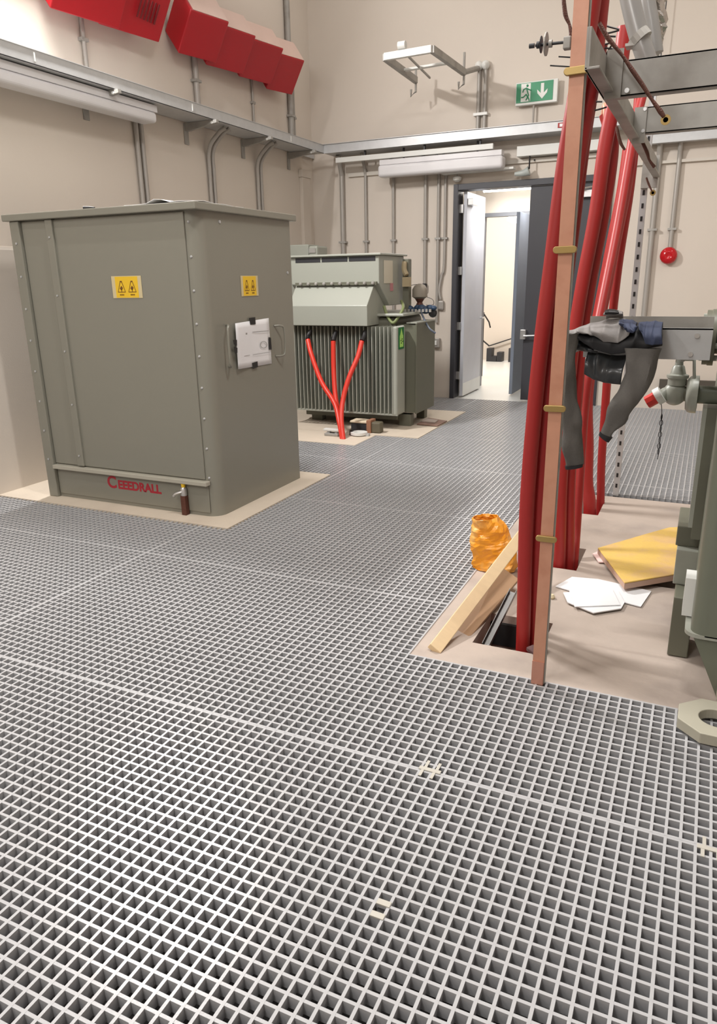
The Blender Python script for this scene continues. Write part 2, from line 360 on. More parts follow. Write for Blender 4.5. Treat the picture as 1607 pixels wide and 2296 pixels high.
def hazard(parent, p, xd, w, h, nrm):
    x = Vector(xd); z = Vector((0,0,1)); n = Vector(nrm); p = Vector(p)
    q = lambda a, c, e=.002: p + x*a*w + z*c*h + n*e
    lb = MB().poly([q(0,0), q(1,0), q(1,1), q(0,1)], n*.0015).build('warning_label', mat('label_border', (205, 190, 150), .4), parent)
    MB().poly([q(.12,.02,.0036), q(.88,.02,.0036), q(.88,.97,.0036), q(.12,.97,.0036)], n*.0008).build('print_area', yellow, lb)
    b = MB()
    for c in (.32, .68):
        b.poly([q(c-.13,.26,.005), q(c+.13,.26,.005), q(c+.13,.29,.005), q(c-.13,.29,.005)], n*.0006)
        for s in (-1, 1):
            b.poly([q(c+s*.13,.29,.005), q(c+s*.115,.29,.005), q(c+s*.02,.72,.005), q(c+s*.04,.72,.005)], n*.0006)
        b.poly([q(c-.04,.72,.005), q(c+.04,.72,.005), q(c+.03,.78,.005), q(c-.03,.78,.005)], n*.0006)
        b.poly([q(c-.06,.44,.005), q(c,.34,.005), q(c+.05,.46,.005), q(c,.56,.005)], n*.0006)
        b.poly([q(c-.008,.29,.005), q(c+.008,.29,.005), q(c+.008,.4,.005), q(c-.008,.4,.005)], n*.0006)
        for k in range(4): b.poly([q(c-.07+k*.037,.12,.005), q(c-.045+k*.037,.12,.005), q(c-.045+k*.037,.18,.005), q(c-.07+k*.037,.18,.005)], n*.0006)
    b.build('print_symbol', inkb, lb)
hazard(t, (-3.635, y0-.012, 1.47), (1,0,0), .25, .14, (0,-1,0))
hazard(t, (x1, 4.40, 1.465), (0,1,0), .215, .135, (1,0,0))
text('lettering', 'C', .125, mat('red_stencil_paint', (165, 35, 50), .5), frame((-3.90, y0-.0085, .128), (1,0,0), (0,0,1)), t, label='faded red painted lettering')
text('lettering', 'EEEDRALL', .088, MATS['red_stencil_paint'], frame((-3.80, y0-.0085, .128), (1,0,-.0), (0,0,1)), t, label='faded red painted lettering')
# drain tap with copper earth tail
b = MB(); b.box(-3.205, -3.165, y0-.05, y0-.01, .004, .145); b.build('earth_tail', copd, t, bevel=.004)
b = MB(); b.lathe((-3.185, y0-.03, .145), [(.022, 0), (.022, .05), (.014, .06)], 'Z', 12); b.tube([(-3.185, y0-.04, .175), (-3.23, y0-.06, .16), (-3.25, y0-.065, .14)], .01, 8); b.build('clamp', alum, t, smooth=True)
MB().lathe((-3.185, y0-.03, .205), [(.014, 0), (.016, .03), (.008, .045)], 'Z', 10).build('yellow_cap', yellow, t, smooth=True)
# handles on the side
for (ya, yb, zc, hh, tl) in ((4.14, 4.34, 1.15, .27, 0), (4.78, 4.87, 1.135, .22, 0)):
    MB().tube([(x1, ya+.06, zc+hh/2), (x1+.035, ya+.03, zc+hh/2), (x1+.05, ya, zc+hh/2-.03), (x1+.05, ya, zc-hh/2+.03), (x1+.035, ya+.03, zc-hh/2), (x1, ya+.06, zc-hh/2)] if ya < 4.5 else
              [(x1, yb-.06, zc+hh/2), (x1+.035, yb-.03, zc+hh/2), (x1+.05, yb, zc+hh/2-.03), (x1+.05, yb, zc-hh/2+.03), (x1+.035, yb-.03, zc-hh/2), (x1, yb-.06, zc-hh/2)], .008, 8, sub=4).build('handle', cabm, t, smooth=True)
# taped drawing
n = thing('taped_drawing', 'white printed sheet held with black tape on the side of the grey-green enclosure', 'paper', (x1, 4.52, .97))
def sd_(u, v, e): return at(u, v, 0, x1+e)
b = MB(); V = []
for i in range(11):
    f = i/10; cu = .004+.022*(1-f)**3; row = []
    for j in range(9):
        g = j/8; u = (527+75*f)*(1-g)+(534+75*f)*g; v = (725-12*f)*(1-g)+(828-13*f)*g; row.append(b.bm.verts.new(sd_(u, v, cu+.003*math.sin(g*5)*(1-f))))
    V.append(row)
for i in range(10):
    for j in range(8): b.bm.faces.new([V[i][j], V[i+1][j], V[i+1][j+1], V[i][j+1]])
o = b.build('sheet', paper, n, smooth=True); o.modifiers.new('thick', 'SOLIDIFY').thickness = .0008
def patch(name, px, m, e, th=.0008):
    MB().poly([sd_(u, v, e) for u, v in px], (th, 0, 0)).build(name, m, n)
patch('tape', [(558, 713), (572, 711), (573, 727), (561, 728)], black, .011); patch('tape', [(522, 762), (531, 762), (531, 775), (524, 772)], black, .032)
patch('tape', [(524, 777), (532, 780), (532, 791), (527, 793)], black, .032); patch('tape', [(602, 756), (607, 757), (609, 784), (603, 784)], black, .010); patch('tape', [(565, 814), (577, 810), (578, 823), (567, 827)], black, .011)
inkm = mat('pale_grey_print', (150, 146, 142), .6)
for px in ([(566, 744), (602, 741), (602, 742.5), (566, 745.5)], [(567, 795), (606, 788.5), (606, 789.5), (567, 796)], [(543, 798.5), (560, 796), (560, 797), (543, 799.5)], [(530, 749), (554, 746), (554, 750), (530, 753)], [(546, 754), (551, 753), (551, 758), (546, 759)], [(538, 776), (548, 779), (547, 784), (538, 780)], [(540, 785), (546, 784), (545, 791), (541, 790)]): patch('print', px, inkm, .014)
ring = [(591+8*math.cos(a), 773+8*math.sin(a)) for a in [k/14*2*math.pi for k in range(14)]]
for k in range(14):
    q0, q1 = ring[k], ring[(k+1) % 14]
    if k == 0: bb = MB()
    bb.poly([sd_(q0[0], q0[1], .012), sd_(q1[0], q1[1], .012), sd_(591+(q1[0]-591)*.85, 773+(q1[1]-773)*.85, .012), sd_(591+(q0[0]-591)*.85, 773+(q0[1]-773)*.85, .012)], (.0006, 0, 0))
bb.build('print', inkm, n)
# paper on the lid
b = MB(); pts = [(-3.55, 3.95, 2.034), (-3.0, 3.93, 2.034), (-2.93, 4.35, 2.034), (-3.3, 4.5, 2.034), (-3.6, 4.3, 2.034)]
for i in range(6):
    pass
V = []
for i in range(10):
    r_ = []
    for j in range(6):
        x = -3.45+i*.06; y = 3.93+j*.11; r_.append(b.bm.verts.new((x, y, 2.033+.018*abs(mn.noise(Vector((x*4, y*4, 0))))+ (.02 if i in (4,5) else 0)*(1-j/6))))
    V.append(r_)
for i in range(9):
    for j in range(5): b.bm.faces.new([V[i][j], V[i+1][j], V[i+1][j+1], V[i][j+1]])
o = b.build('plastic_sheet', paper, None, smooth=True); o.modifiers.new('t', 'SOLIDIFY').thickness = .002
tag(o, 'crumpled white sheet lying on the lid of the big grey-green enclosure', 'sheet')
tag(MB().tube([(-3.86, 4.0, 2.045), (-3.83, 4.02, 2.045), (-3.79, 4.03, 2.04)], .012, 8).build('cable_tie', black, None, smooth=True), 'short black clip lying on the lid of the big enclosure', 'clip')

# ------------------------------------------------------------------ far transformer
t = thing('oil_transformer', 'grey-green finned oil transformer with two stacked cable boxes near the back corner', 'transformer', (-3.55, 7.8, .004))
b = MB(); b.box(-4.2, -3.02, 7.42, 8.3, .13, 1.18); b.build('tank', trdark, t, bevel=.06, segs=4)  # dark tank colour stands in for the shade between the fins
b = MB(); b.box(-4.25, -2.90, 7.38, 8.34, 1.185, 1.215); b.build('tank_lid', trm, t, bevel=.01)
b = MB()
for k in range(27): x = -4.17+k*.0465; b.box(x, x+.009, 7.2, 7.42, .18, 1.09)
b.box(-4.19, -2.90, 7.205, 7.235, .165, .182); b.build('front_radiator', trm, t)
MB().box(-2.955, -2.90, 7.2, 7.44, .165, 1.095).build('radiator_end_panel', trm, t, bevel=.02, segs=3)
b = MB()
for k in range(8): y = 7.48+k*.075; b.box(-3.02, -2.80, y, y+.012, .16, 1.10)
b.box(-2.80, -2.785, 7.47, 8.06, .15, 1.11); b.build('side_radiator', trdark, t, bevel=.004)  # darker colour stands in for shade on the right side
MB().box(-2.90, -2.782, 7.465, 8.065, 1.11, 1.122).build('radiator_top_strip', trm, t)
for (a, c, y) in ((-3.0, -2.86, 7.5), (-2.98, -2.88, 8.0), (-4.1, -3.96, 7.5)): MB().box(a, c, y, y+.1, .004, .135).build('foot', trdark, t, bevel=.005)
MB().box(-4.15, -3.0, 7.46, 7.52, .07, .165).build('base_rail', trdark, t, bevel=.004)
# upper cable box
b = MB(); yA, yB_ = 7.3, 8.0
prof = [(yA, 1.52), (yA, 1.80), (yB_, 1.80), (yB_, 1.29), (yA+.28, 1.29)]
b.rings([[(x, y, z) for y, z in prof] for x in (-4.18, -3.14)]); cb = b.build('cable_box', trm, t, bevel=.008)
MB().box(-4.22, -3.11, yA-.03, yB_+.03, 1.80, 1.82).build('lid', trm, cb, bevel=.004)
MB().box(-3.138, -3.134, 7.42, 7.66, 1.52, 1.75).build('label_plate', mat('cream_card', (205, 198, 180), .5), cb)
MB().box(-3.138, -3.133, 7.59, 7.67, 1.44, 1.52).build('pink_note', mat('pink_note', (190, 130, 135), .5), cb)
b = MB()
for k in range(3): x = -4.12+k*.32; b.box(x, x+.30, yA-.004, yA+.01, 1.745, 1.79)
b.build('vent_slot', blackm, cb)
# hood
b = MB(); prof = [(7.12, 1.10), (7.12, 1.305), (7.31, 1.515), (7.6, 1.515), (7.6, 1.10)]
b.rings([[(x, y, z) for y, z in prof] for x in (-4.13, -3.20)]); hd = b.build('lower_hood', trm, t, bevel=.006)
for k in range(10): MB().lathe((-4.05+k*.095, 7.285, 1.525), [(.018, 0), (.018, -.03), (.01, -.04)], 'Y', 8).build('bolt', galvd, hd)
MB().box(-4.12, -3.16, 7.27, 7.3, 1.507, 1.54).build('flange', trdark, hd)
MB().tube([(-3.15, 7.45, 1.29), (-3.1, 7.42, 1.19), (-3.03, 7.4, 1.12), (-2.98, 7.42, 1.17), (-2.95, 7.5, 1.27), (-3.05, 7.7, 1.33)], .016, 10).build('hose', mat('green_hose', (120, 130, 85), .5), t, smooth=True)
MB().box(-3.10, -3.03, 7.86, 7.95, 1.2, 1.77).build('mounting_post', trdark, t, bevel=.005)
b = MB(); b.tube([(-3.07, 7.84, 1.74), (-3.07, 7.83, 1.66), (-3.04, 7.82, 1.60)], .03, 8); b.box(-3.08, -3.0, 7.8, 7.86, 1.48, 1.58); b.build('glove', mat('beige_glove', (170, 155, 125), .8), t, smooth=True)
# fittings on top
f = MB(); c = at(941, 655, 1, 8.0); f.lathe(c - Vector((0,0,.07)), [(.055, 0), (.085, .02), (.085, .10), (.06, .14), (.02, .16)], 'Z', 14); rl = f.build('relay', mat('grey_cast_housing', (140, 132, 120), .6, var=.2), t, smooth=True)
MB().lathe(c - Vector((0,0,.15)), [(.05, 0), (.03, .04), (.055, .08)], 'Z', 12).build('copper_coupling', copd, rl, smooth=True)
b = MB()
for k in range(7):
    q = at(918+k*9, 692+3*math.sin(k*2), 1, 7.9); b.sphere(q, .05+.012*math.sin(k*5), (1, .8, .7), n=8)
b.build('blue_glove', mat('blue_rubber', (40, 62, 88), .5), t, smooth=True)
b = MB()
for k in range(8): q = at(908+k*8, 705, 1, 7.75); b.lathe((q.x, q.y, 1.215), [(.014, 0), (.014, .03)], 'Z', 8)
b.build('lid_bolt', galvd, t)
MB().tube([at(905, 656, 1, 8), at(918, 642, 1, 8), at(938, 638, 1, 8), at(951, 650, 1, 8), at(955, 662, 1, 8)], .003, 6).build('thin_wire', black, t)
MB().tube([at(957, 666, 1, 8), at(970, 672, 1, 8), at(971, 683, 1, 8), at(955, 684, 1, 8)], .003, 6).build('thin_wire', black, t)
q = at(968, 702, 1, 7.9); MB().lathe(q, [(.04, 0), (.05, .03), (.03, .06)], 'Y', 12).build('pressure_gauge', black, t, smooth=True)
MB().tube([at(938, 686, 1, 7.9), at(950, 714, 1, 7.8), at(962, 736, 1, 7.72), at(976, 747, 1, 7.74)], .011, 8).build('drain_hose', mat('slate_hose', (90, 98, 112), .5), t, smooth=True)
st = MB().box(-2.93+.0005, -2.895, 7.28, 7.281, .1, .2)
st.bm.free(); st = MB()
st.box(-2.898, -2.894, 7.235, 7.38, .86, 1.08); s_ = st.build('leaf_sticker', mat('dark_green_sticker', (20, 110, 55), .4), t)
b = MB(); b.box(-2.894, -2.8925, 7.26, 7.355, .88, 1.0); b.poly([(-2.894, 7.27, 1.0), (-2.894, 7.345, 1.0), (-2.894, 7.307, 1.07)], (.0015, 0, 0)); b.build('print', lime, s_)
b = MB()
for k, (yy, zz) in enumerate(((7.28, .94), (7.31, .955), (7.325, .93), (7.29, .915))): b.box(-2.8925, -2.891, yy, yy+.022, zz, zz+.012)
b.build('lettering', black, s_)
# box behind, left
t2 = thing('switchgear_box', 'pale grey steel box peeping above the back left of the finned transformer', 'box', (-4.5, 8.5, .005))
MB().box(-4.87, -4.50, 8.3, 8.58, .006, 1.98).build('body', trm, t2, bevel=.01); MB().box(-4.50, -4.38, 8.3, 8.58, 1.78, 1.96).build('lid', trm, t2, bevel=.02)
MB().box(-4.49, -4.40, 8.29, 8.3, 1.88, 1.93).build('latch', galvd, t2)

# three red cables in front of it
lb = ['left of the three red cables rising in a fan before the transformer fins', 'middle, straightest red cable rising before the transformer fins', 'right of the three red cables rising in a fan before the transformer fins']
for k, px in enumerate([[(690, 762), (698, 795), (720, 855), (750, 905), (760, 945), (768, 984)], [(747, 765), (748, 830), (752, 890), (760, 930), (766, 960), (769, 983)], [(811, 765), (802, 800), (783, 845), (769, 895), (765, 940), (770, 984)]]):
    Ys = [7.12, 7.05, 6.95, 6.85, 6.74, 6.63]
    pts = [at(u, v, 1, Y) for (u, v), Y in zip(px, Ys)]; pts[-1].z = -.02
    c = tuple(pts[-1]); tt = thing('red_cable', lb[k], 'cable', (c[0], c[1], .003), 'red cables of the far transformer')
    MB().tube(pts, .026, 12).build('sheath', mat('orange_red_sheath', (214, 52, 36), .4, var=.05), tt, smooth=True)
    d_ = (pts[0]-pts[1]).normalized()
    MB().tube([pts[0], pts[0]+d_*.05+Vector((0,.03,0)), Vector((pts[0].x, 7.2, pts[0].z+.1))], [.028, .026, .018], 10).build('termination', black, tt, smooth=True)
# bits on the small pad
def pad(u, v, z=.003): return at(u, v, 2, z)
c = pad(738, 978); t = thing('cable_clamp', 'white and grey cable clamp lying left of the red cables on the small pad', 'clamp', c)
MB().box(c.x-.06, c.x+.10, c.y, c.y+.1, .004, .03).build('base', galvd, t, bevel=.004); MB().box(c.x-.08, c.x+.12, c.y+.02, c.y+.08, .05, .075).build('strap', white, t, bevel=.006)
MB().box(c.x-.04, c.x-.01, c.y+.03, c.y+.07, .03, .05).build('bolt', galv, t); MB().box(c.x+.05, c.x+.08, c.y+.03, c.y+.07, .03, .05).build('bolt', galv, t)
c = pad(800, 978); t = thing('cable_clamp', 'white ring-shaped cable clamp lying right of the red cables on the small pad', 'clamp', c)
MB().lathe((c.x, c.y+.05, .004), [(.07, 0), (.09, .01), (.09, .035), (.06, .035), (.06, .01)], 'Z', 18).build('ring', white, t, smooth=True); MB().box(c.x-.1, c.x-.07, c.y+.03, c.y+.07, .004, .05).build('bolt', black, t)
MB().box(c.x+.08, c.x+.12, c.y+.03, c.y+.07, .004, .03).build('bolt', galv, t)
c = pad(808, 972); t = thing('carton', 'open box with pale lid and brown side standing behind the white clamps', 'box', c)
MB().box(c.x-.14, c.x+.05, c.y+.06, c.y+.2, .004, .10).build('body', blackm, t, bevel=.006); MB().box(c.x-.15, c.x+.05, c.y+.05, c.y+.21, .10, .125).build('lid', mat('cream_card2', (215, 200, 175), .6), t, bevel=.01)
MB().box(c.x+.05, c.x+.10, c.y+.04, c.y+.18, .004, .14).build('side_flap', mat('brown_card', (150, 105, 80), .7), t, bevel=.004)
c = pad(838, 974); tag(MB().box(c.x-.06, c.x+.05, c.y+.05, c.y+.15, .005, .12).build('wheel_block', mat('olive_block', (98, 92, 75), .6), None, bevel=.015), 'olive grey block standing right of the open box by the transformer', 'block')
c = at(965, 945, 2, .005); t = thing('cardboard_sheet', 'flat brown cardboard sheet lying right of the far transformer', 'sheet', (c.x, c.y, .005))
q = [at(934, 952, 2, .01), at(980, 956, 2, .01), at(1002, 945, 2, .01), at(960, 938, 2, .01)]
MB().poly(q, (0, 0, .008)).build('board', mat('cardboard', (142, 112, 98), .7), t)
q = [at(945, 946, 2, .02), at(975, 949, 2, .02), at(982, 944, 2, .02), at(955, 940, 2, .02)]
MB().poly(q, (0, 0, .012)).build('packing', mat('grey_packing', (175, 160, 150), .6), t)

# ------------------------------------------------------------------ left wall: tray, light, brackets, conduits, red boxes
def conduit(name, pts, r, label, clips=(), m=conm, group=None, strap_r=None):
    t = thing(name, label, 'conduit', tuple(pts[-1]) if pts[-1][2] < pts[0][2] else tuple(pts[0]), group)
    MB().tube(pts, r, 10, smooth=len(pts) > 2, sub=5).build('tube', m, t, smooth=True)
    for c in clips:
        c = Vector(c)
        if abs(c.x-XL) < .2: MB().box(XL, c.x+r+.003, c.y-r-.02, c.y+r+.02, c.z-.012, c.z+.012).build('clip', galvd, t)
        else: MB().box(c.x-r-.02, c.x+r+.02, c.y-r-.003, YB, c.z-.012, c.z+.012).build('clip', galvd, t)
    return t
tz = 3.12
t = thing('cable_tray', 'long galvanised cable tray running along the left wall to the corner', 'cable tray', (-4.92, 5, tz))
b = MB(); b.box(-5.06, -4.74, .5, 9.26, tz, tz+.004); b.build('tray_floor', galv, t)
b = MB(); b.box(-4.745, -4.74, .5, 9.26, tz, tz+.10); b.box(-4.76, -4.735, .5, 9.26, tz+.095, tz+.10); b.build('side_rail', galv, t); MB().box(-5.06, -5.055, .5, 9.58, tz, tz+.10).build('side_rail', galv, t)
for k in range(3): y = 4.6+k*1.9; MB().box(-4.75, -4.736, y, y+.012, tz+.02, tz+.08).build('joint_plate', white, t)
for k, (y, lbl) in enumerate(((4.1, 'near'), (5.45, ''), (6.85, ''), (7.9, ''), (8.95, ''))):
    lbs = ['steel tray bracket on the left wall nearest the camera', 'steel tray bracket on the left wall above the middle of the big enclosure', 'steel tray bracket on the left wall above the right end of the enclosure lid', 'steel tray bracket on the left wall above the gap between enclosure and transformer', 'steel tray bracket on the left wall closest to the corner'][k]
    t = thing('wall_bracket', lbs, 'bracket', (XL, y, tz-.2), 'brackets carrying the left wall tray')
    b = MB(); b.rings([[(XL+a, yy, z) for a, z in ((.0, tz-.002), (.40, tz-.002), (.40, tz-.03), (.06, tz-.075), (.0, tz-.075))] for yy in (y-.02, y+.02)]); b.build('arm', galvd, t)
    MB().box(XL, XL+.012, y-.035, y+.035, tz-.2, tz-.002).build('wall_plate', galvd, t, bevel=.005)
    MB().lathe((XL+.35, y-.022, tz-.03), [(.012, 0), (.012, -.012)], 'Y', 8).build('bolt', white, t)
for k, (y0_, lbs) in enumerate(((3.6, 'unlit fluorescent batten under the left wall cable tray'),)):
    t = thing('batten_light', lbs, 'lamp', (-4.9, y0_+1.2, tz-.16))
    MB().box(-4.95, -4.80, y0_, y0_+2.45, tz-.07, tz-.01).build('housing', clearp, t, bevel=.006); MB().box(-4.96, -4.79, y0_+.02, y0_+2.43, tz-.16, tz-.07).build('diffuser', clearp, t, bevel=.03, segs=4)
    MB().box(-4.98, -4.79, y0_-.03, y0_+.02, tz-.15, tz-.02).build('end_cap', white, t, bevel=.01)
ZT = tz+.1
cons = [(6.05, 'leftmost straight conduit drop above the big enclosure'), (7.18, 'curved grey conduit drop on the left wall under the second bracket'), (8.15, 'curved grey conduit drop on the left wall nearest the transformer')]
for k, (y, lbs) in enumerate(cons):
    for j in (0, 1):
        yy = y+j*.075
        conduit('conduit', [(XL+.28, yy-.02, tz-.02), (XL+.2, yy-.03, tz-.06), (XL+.06, yy-.02, tz-.2), (XL+.03, yy, tz-.45), (XL+.03, yy, 1.9), (XL+.03, yy, .1)] if k else [(XL+.03, yy, tz-.05), (XL+.03, yy, 1.9), (XL+.03, yy, .1)], .022, lbs + (', nearer tube' if j == 0 else ', farther tube'), [(XL+.03, yy, 2.2)], group='paired conduit drops on the left wall')
for k, (y, top, r, lbs) in enumerate([(7.05, 3.9, .03, 'conduit above the left tray under the third red box from the right'), (8.15, 3.8, .014, 'thin conduit above the left tray under the rightmost red boxes'), (9.0, ZC-.02, .035, 'thick grey conduit running up the left wall behind the rightmost red box'), (5.5, 3.9, .02, 'pale conduit above the left tray under the leftmost red box')]):
    conduit('conduit', [(XL+r+.005, y, top), (XL+r+.005, y, tz+.105)], r, lbs, [(XL+r+.005, y, tz+.42)], m=galvd if k == 2 else conm)
conduit('conduit', [(XL+.02, 9.12, 4.15), (XL+.02, 9.12, tz+.105)], .012, 'thin conduit running beside the thick one right of the red boxes', [(XL+.02, 9.12, tz+.42)])
# white downpipe in corner
t = thing('trunking', 'white trunking down the left wall close to the corner', 'trunking', (XL, 9.3, 1.2)); MB().box(XL, XL+.05, 9.22, 9.42, .1, 2.86).build('cover', wallm, t, bevel=.004); MB().box(XL, XL+.06, 9.20, 9.44, 2.86, 2.95).build('cap', wallm, t, bevel=.004)
# red boxes: square-section boxes running along the wall, one edge turned towards the room
CX = -4.70
for k, (u, v, L, lbs) in enumerate([(683, 137, .50, 'rightmost red box on the left wall'), (636, 110, .58, 'second red box from the right on the left wall'), (574, 82, .60, 'third red box from the right on the left wall'), (514, 50, .55, 'fourth red box from the right on the left wall, beside a white cap'), (386, -8, .72, 'slotted red box at the top edge of the photo'), (296, -46, .72, 'leftmost red box, only its lower corner showing at the top edge')]):
    p = at(u, v, 0, CX); yb, zc = p.y, p.z
    t = thing('alarm_box', lbs, 'box', (XL, yb-L/2, zc-.1), 'red boxes along the top of the left wall')
    pr_ = [(0, 0), (-.19, -.34), (-.33, -.13), (-.14, .21)]
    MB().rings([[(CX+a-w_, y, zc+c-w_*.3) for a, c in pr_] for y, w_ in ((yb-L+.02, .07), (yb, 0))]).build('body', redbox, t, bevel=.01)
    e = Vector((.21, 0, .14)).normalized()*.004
    MB().rings([[(CX+a+e.x-w_, y, zc+c+e.z-w_*.3) for a, c in ((-.004, .006), (-.136, .204), (-.138, .201), (-.006, .003))] for y, w_ in ((yb-L+.05, .066), (yb-.012, .002))]).build('top_panel', mat('pale_pink_top', (214, 186, 174), .5), t)  # paler pink panel over the upper outward face
    MB().tube([(XL, yb-L*.5, zc-.2), (CX-.22, yb-L*.5, zc-.1)], .07, 14, smooth=False).build('socket', white, t, smooth=True)
    if k == 4:
        for j in range(6):
            y = yb-.12-j*.045; MB().rings([[(CX+a+.003, yy, zc+c-.002) for a, c in ((-.05, -.09), (-.13, -.233), (-.132, -.23), (-.052, -.088))] for yy in (y, y-.02)]).build('slot', mat('dark_red', (110, 15, 22), .5), t)
    if k == 3:
        c = at(410, 42, 0, XL+.12); MB().lathe(c, [(.09, -.12), (.11, -.04), (.11, .06), (.04, .08)], 'X', 16).build('wall_cap', white, t, smooth=True)

# ------------------------------------------------------------------ back wall: tray, battens, conduits, basket, exit sign
t = thing('cable_tray', 'long galvanised cable tray running along the back wall above the doorway', 'cable tray', (-1, 9.4, tz))
b = MB(); b.box(-4.74, 3.9, 9.26, 9.56, tz, tz+.004); b.build('tray_floor', galv, t)
b = MB(); b.box(-4.74, 3.9, 9.255, 9.26, tz, tz+.105); b.box(-4.74, 3.9, 9.235, 9.26, tz+.10, tz+.105); b.build('side_rail', galv, t); MB().box(-4.74, 3.9, 9.56, 9.565, tz, tz+.10).build('side_rail', galv, t)
MB().box(-1.78, -1.68, 9.248, 9.2545, tz+.03, tz+.08).build('red_sticker', redm, t); MB().box(-1.76, -1.70, 9.246, 9.248, tz+.04, tz+.07).build('white_print', paper, t)
t = thing('unistrut_rail', 'white steel channel running just below the back wall tray', 'rail', (-3, 9.45, tz-.1))
MB().box(-4.6, -2.53, 9.30, 9.345, tz-.115, tz-.055).build('channel', white, t, bevel=.003)
for x in (-4.2, -3.4, -2.7): MB().box(x, x+.02, 9.31, 9.34, tz-.055, tz).build('hanger', black, t)
t = thing('batten_light', 'unlit long fluorescent batten under the back wall tray left of the door', 'lamp', (-3.15, 9.4, tz-.2))
MB().box(-3.98, -2.42, 9.29, 9.41, tz-.19, tz-.13).build('housing', clearp, t, bevel=.004); MB().box(-4.0, -2.40, 9.27, 9.43, tz-.33, tz-.19).build('diffuser', clearp, t, bevel=.035, segs=4); MB().box(-3.2, -2.3, 9.40, 9.52, tz-.335, tz-.31).build('reflector', white, t, bevel=.003)
for x in (-3.7, -2.75): MB().box(x, x+.02, 9.38, 9.40, tz-.15, tz).build('hanger', black, t)
t = thing('wall_rail', 'long pale steel wall rail with small holes above the doorway', 'rail', (-2.5, 9.58, 2.88)); MB().box(-4.55, -1.2, 9.565, 9.6, 2.86, 2.905).build('channel', mat('pale_rail', (205, 198, 188), .5), t, bevel=.002)
MB().box(-2.55, -2.53, 9.563, 9.566, 2.875, 2.89).build('hole', black, t); MB().box(-2.1, -2.08, 9.563, 9.566, 2.875, 2.89).build('hole', black, t)
t = thing('trunking', 'white trunking length right of the batten above the doorway', 'trunking', (-1.9, 9.5, 2.95)); MB().box(-2.28, -1.3, 9.45, 9.6, 2.92, 3.03).build('cover', white, t, bevel=.003)
t = thing('wall_rail', 'grey double steel channel on the back wall right of the slotted strut', 'rail', (1, 9.5, 2.9)); MB().box(-.95, 3.9, 9.42, 9.5, 2.93, 3.02).build('channel', galv, t, bevel=.003); MB().box(-.95, 3.9, 9.5, 9.6, 2.97, 3.0).build('web', galvd, t); MB().box(-1.1, 3.9, 9.56, 9.6, 2.74, 2.77).build('channel', mat('pale_rail', (205, 198, 188), .5), t)
cds = [(-4.64, 3.0, .2, .032, 'grey conduit drop on the back wall left of the others, behind the transformer'), (-4.30, 3.0, .2, .02, 'second grey conduit drop from the corner on the back wall'), (-3.905, 2.95, .2, .02, 'grey conduit drop on the back wall left of the transformer box corner'), (-3.46, 2.93, 1.50, .022, 'grey conduit ending in a black gland behind the blue fittings'), (-3.285, 2.92, 1.0, .02, 'grey conduit running down to the small switch left of the doorway'), (-3.195, 2.92, 1.55, .018, 'grey conduit with a curved tail nearest the doorway'), (-.70, 2.93, .5, .032, 'grey conduit drop right of the slotted strut'), (-.49, 2.93, 1.85, .026, 'grey conduit drop ending at the round red sounder')]
for x, z1, z0, r, lbs in cds:
    pts = [(x, YB-.14, z1+.12), (x, YB-.1, z1+.03), (x, YB-r-.01, z1-.12), (x, YB-r-.01, z1-.3), (x, YB-r-.01, z0)]
    if z0 == 1.55: pts = pts[:-1] + [(x, YB-.03, 1.75), (x-.03, YB-.03, 1.6), (x-.06, YB-.04, 1.42), (x-.04, YB-.04, 1.3)]
    conduit('conduit', pts, r, lbs, [(x, YB-r-.01, 2.05)] if z0 < 1.9 else (), group='conduit drops on the back wall')
t = thing('gland', 'black conduit gland behind the transformer fittings', 'gland', (-3.46, 9.57, 1.42)); MB().lathe((-3.46, 9.56, 1.40), [(.02, 0), (.035, .02), (.035, .09), (.025, .1)], 'Z', 12).build('body', black, t, smooth=True)
c = at(992, 684, 1, YB); tag(MB().box(c.x-.05, c.x+.03, YB-.06, YB, c.z-.06, c.z+.06).build('junction_box', conm, None, bevel=.02), 'small grey box on the back wall at the end of the curved conduit tail', 'box')
c = at(980, 768, 1, YB); t = thing('switch_box', 'grey switch box low on the back wall left of the doorway', 'switch', (c.x, YB, c.z-.06)); MB().box(c.x-.05, c.x+.05, YB-.07, YB, c.z-.06, c.z+.06).build('body', conm, t, bevel=.008); MB().box(c.x-.02, c.x+.02, YB-.085, YB-.07, c.z-.03, c.z+.03).build('rocker', white, t, bevel=.004)
t = thing('detector', 'white round detector hanging above the left top corner of the doorway', 'detector', (-3.03, 9.5, 2.73)); MB().lathe((-3.03, 9.52, 2.70), [(.02, 0), (.05, .02), (.055, .05), (.02, .07)], 'Z', 16).build('body', white, t, smooth=True); MB().tube([(-3.03, 9.52, 2.77), (-3.03, 9.52, 2.92)], .008, 8, smooth=False).build('stem', galvd, t)
t = thing('detector', 'pale pear-shaped detector hanging above the middle of the doorway', 'detector', (-2.13, 9.45, 2.72)); MB().tube([(-2.30, 9.48, 2.735), (-2.2, 9.48, 2.74), (-2.13, 9.48, 2.76)], [.02, .035, .055], 12).build('body', mat('cool_grey_plastic', (176, 182, 178), .4), t, smooth=True); MB().tube([(-2.13, 9.48, 2.78), (-2.13, 9.48, 2.95)], .009, 8, smooth=False).build('stem', black, t)
# red sounder
c = Vector((-.497, YB, 1.765)); t = thing('alarm_sounder', 'round glossy red alarm sounder on the back wall', 'sounder', c)
MB().lathe(c, [(.045, 0), (.045, -.03), (.09, -.035), (.093, -.06), (.075, -.09), (.04, -.10), (.035, -.096), (.002, -.096)], 'Y', 28).build('dome', mat('glossy_red_plastic', (190, 22, 32), .18), t, smooth=True)
MB().lathe(c, [(.055, 0), (.055, -.034)], 'Y', 20).build('base', redbox, t)
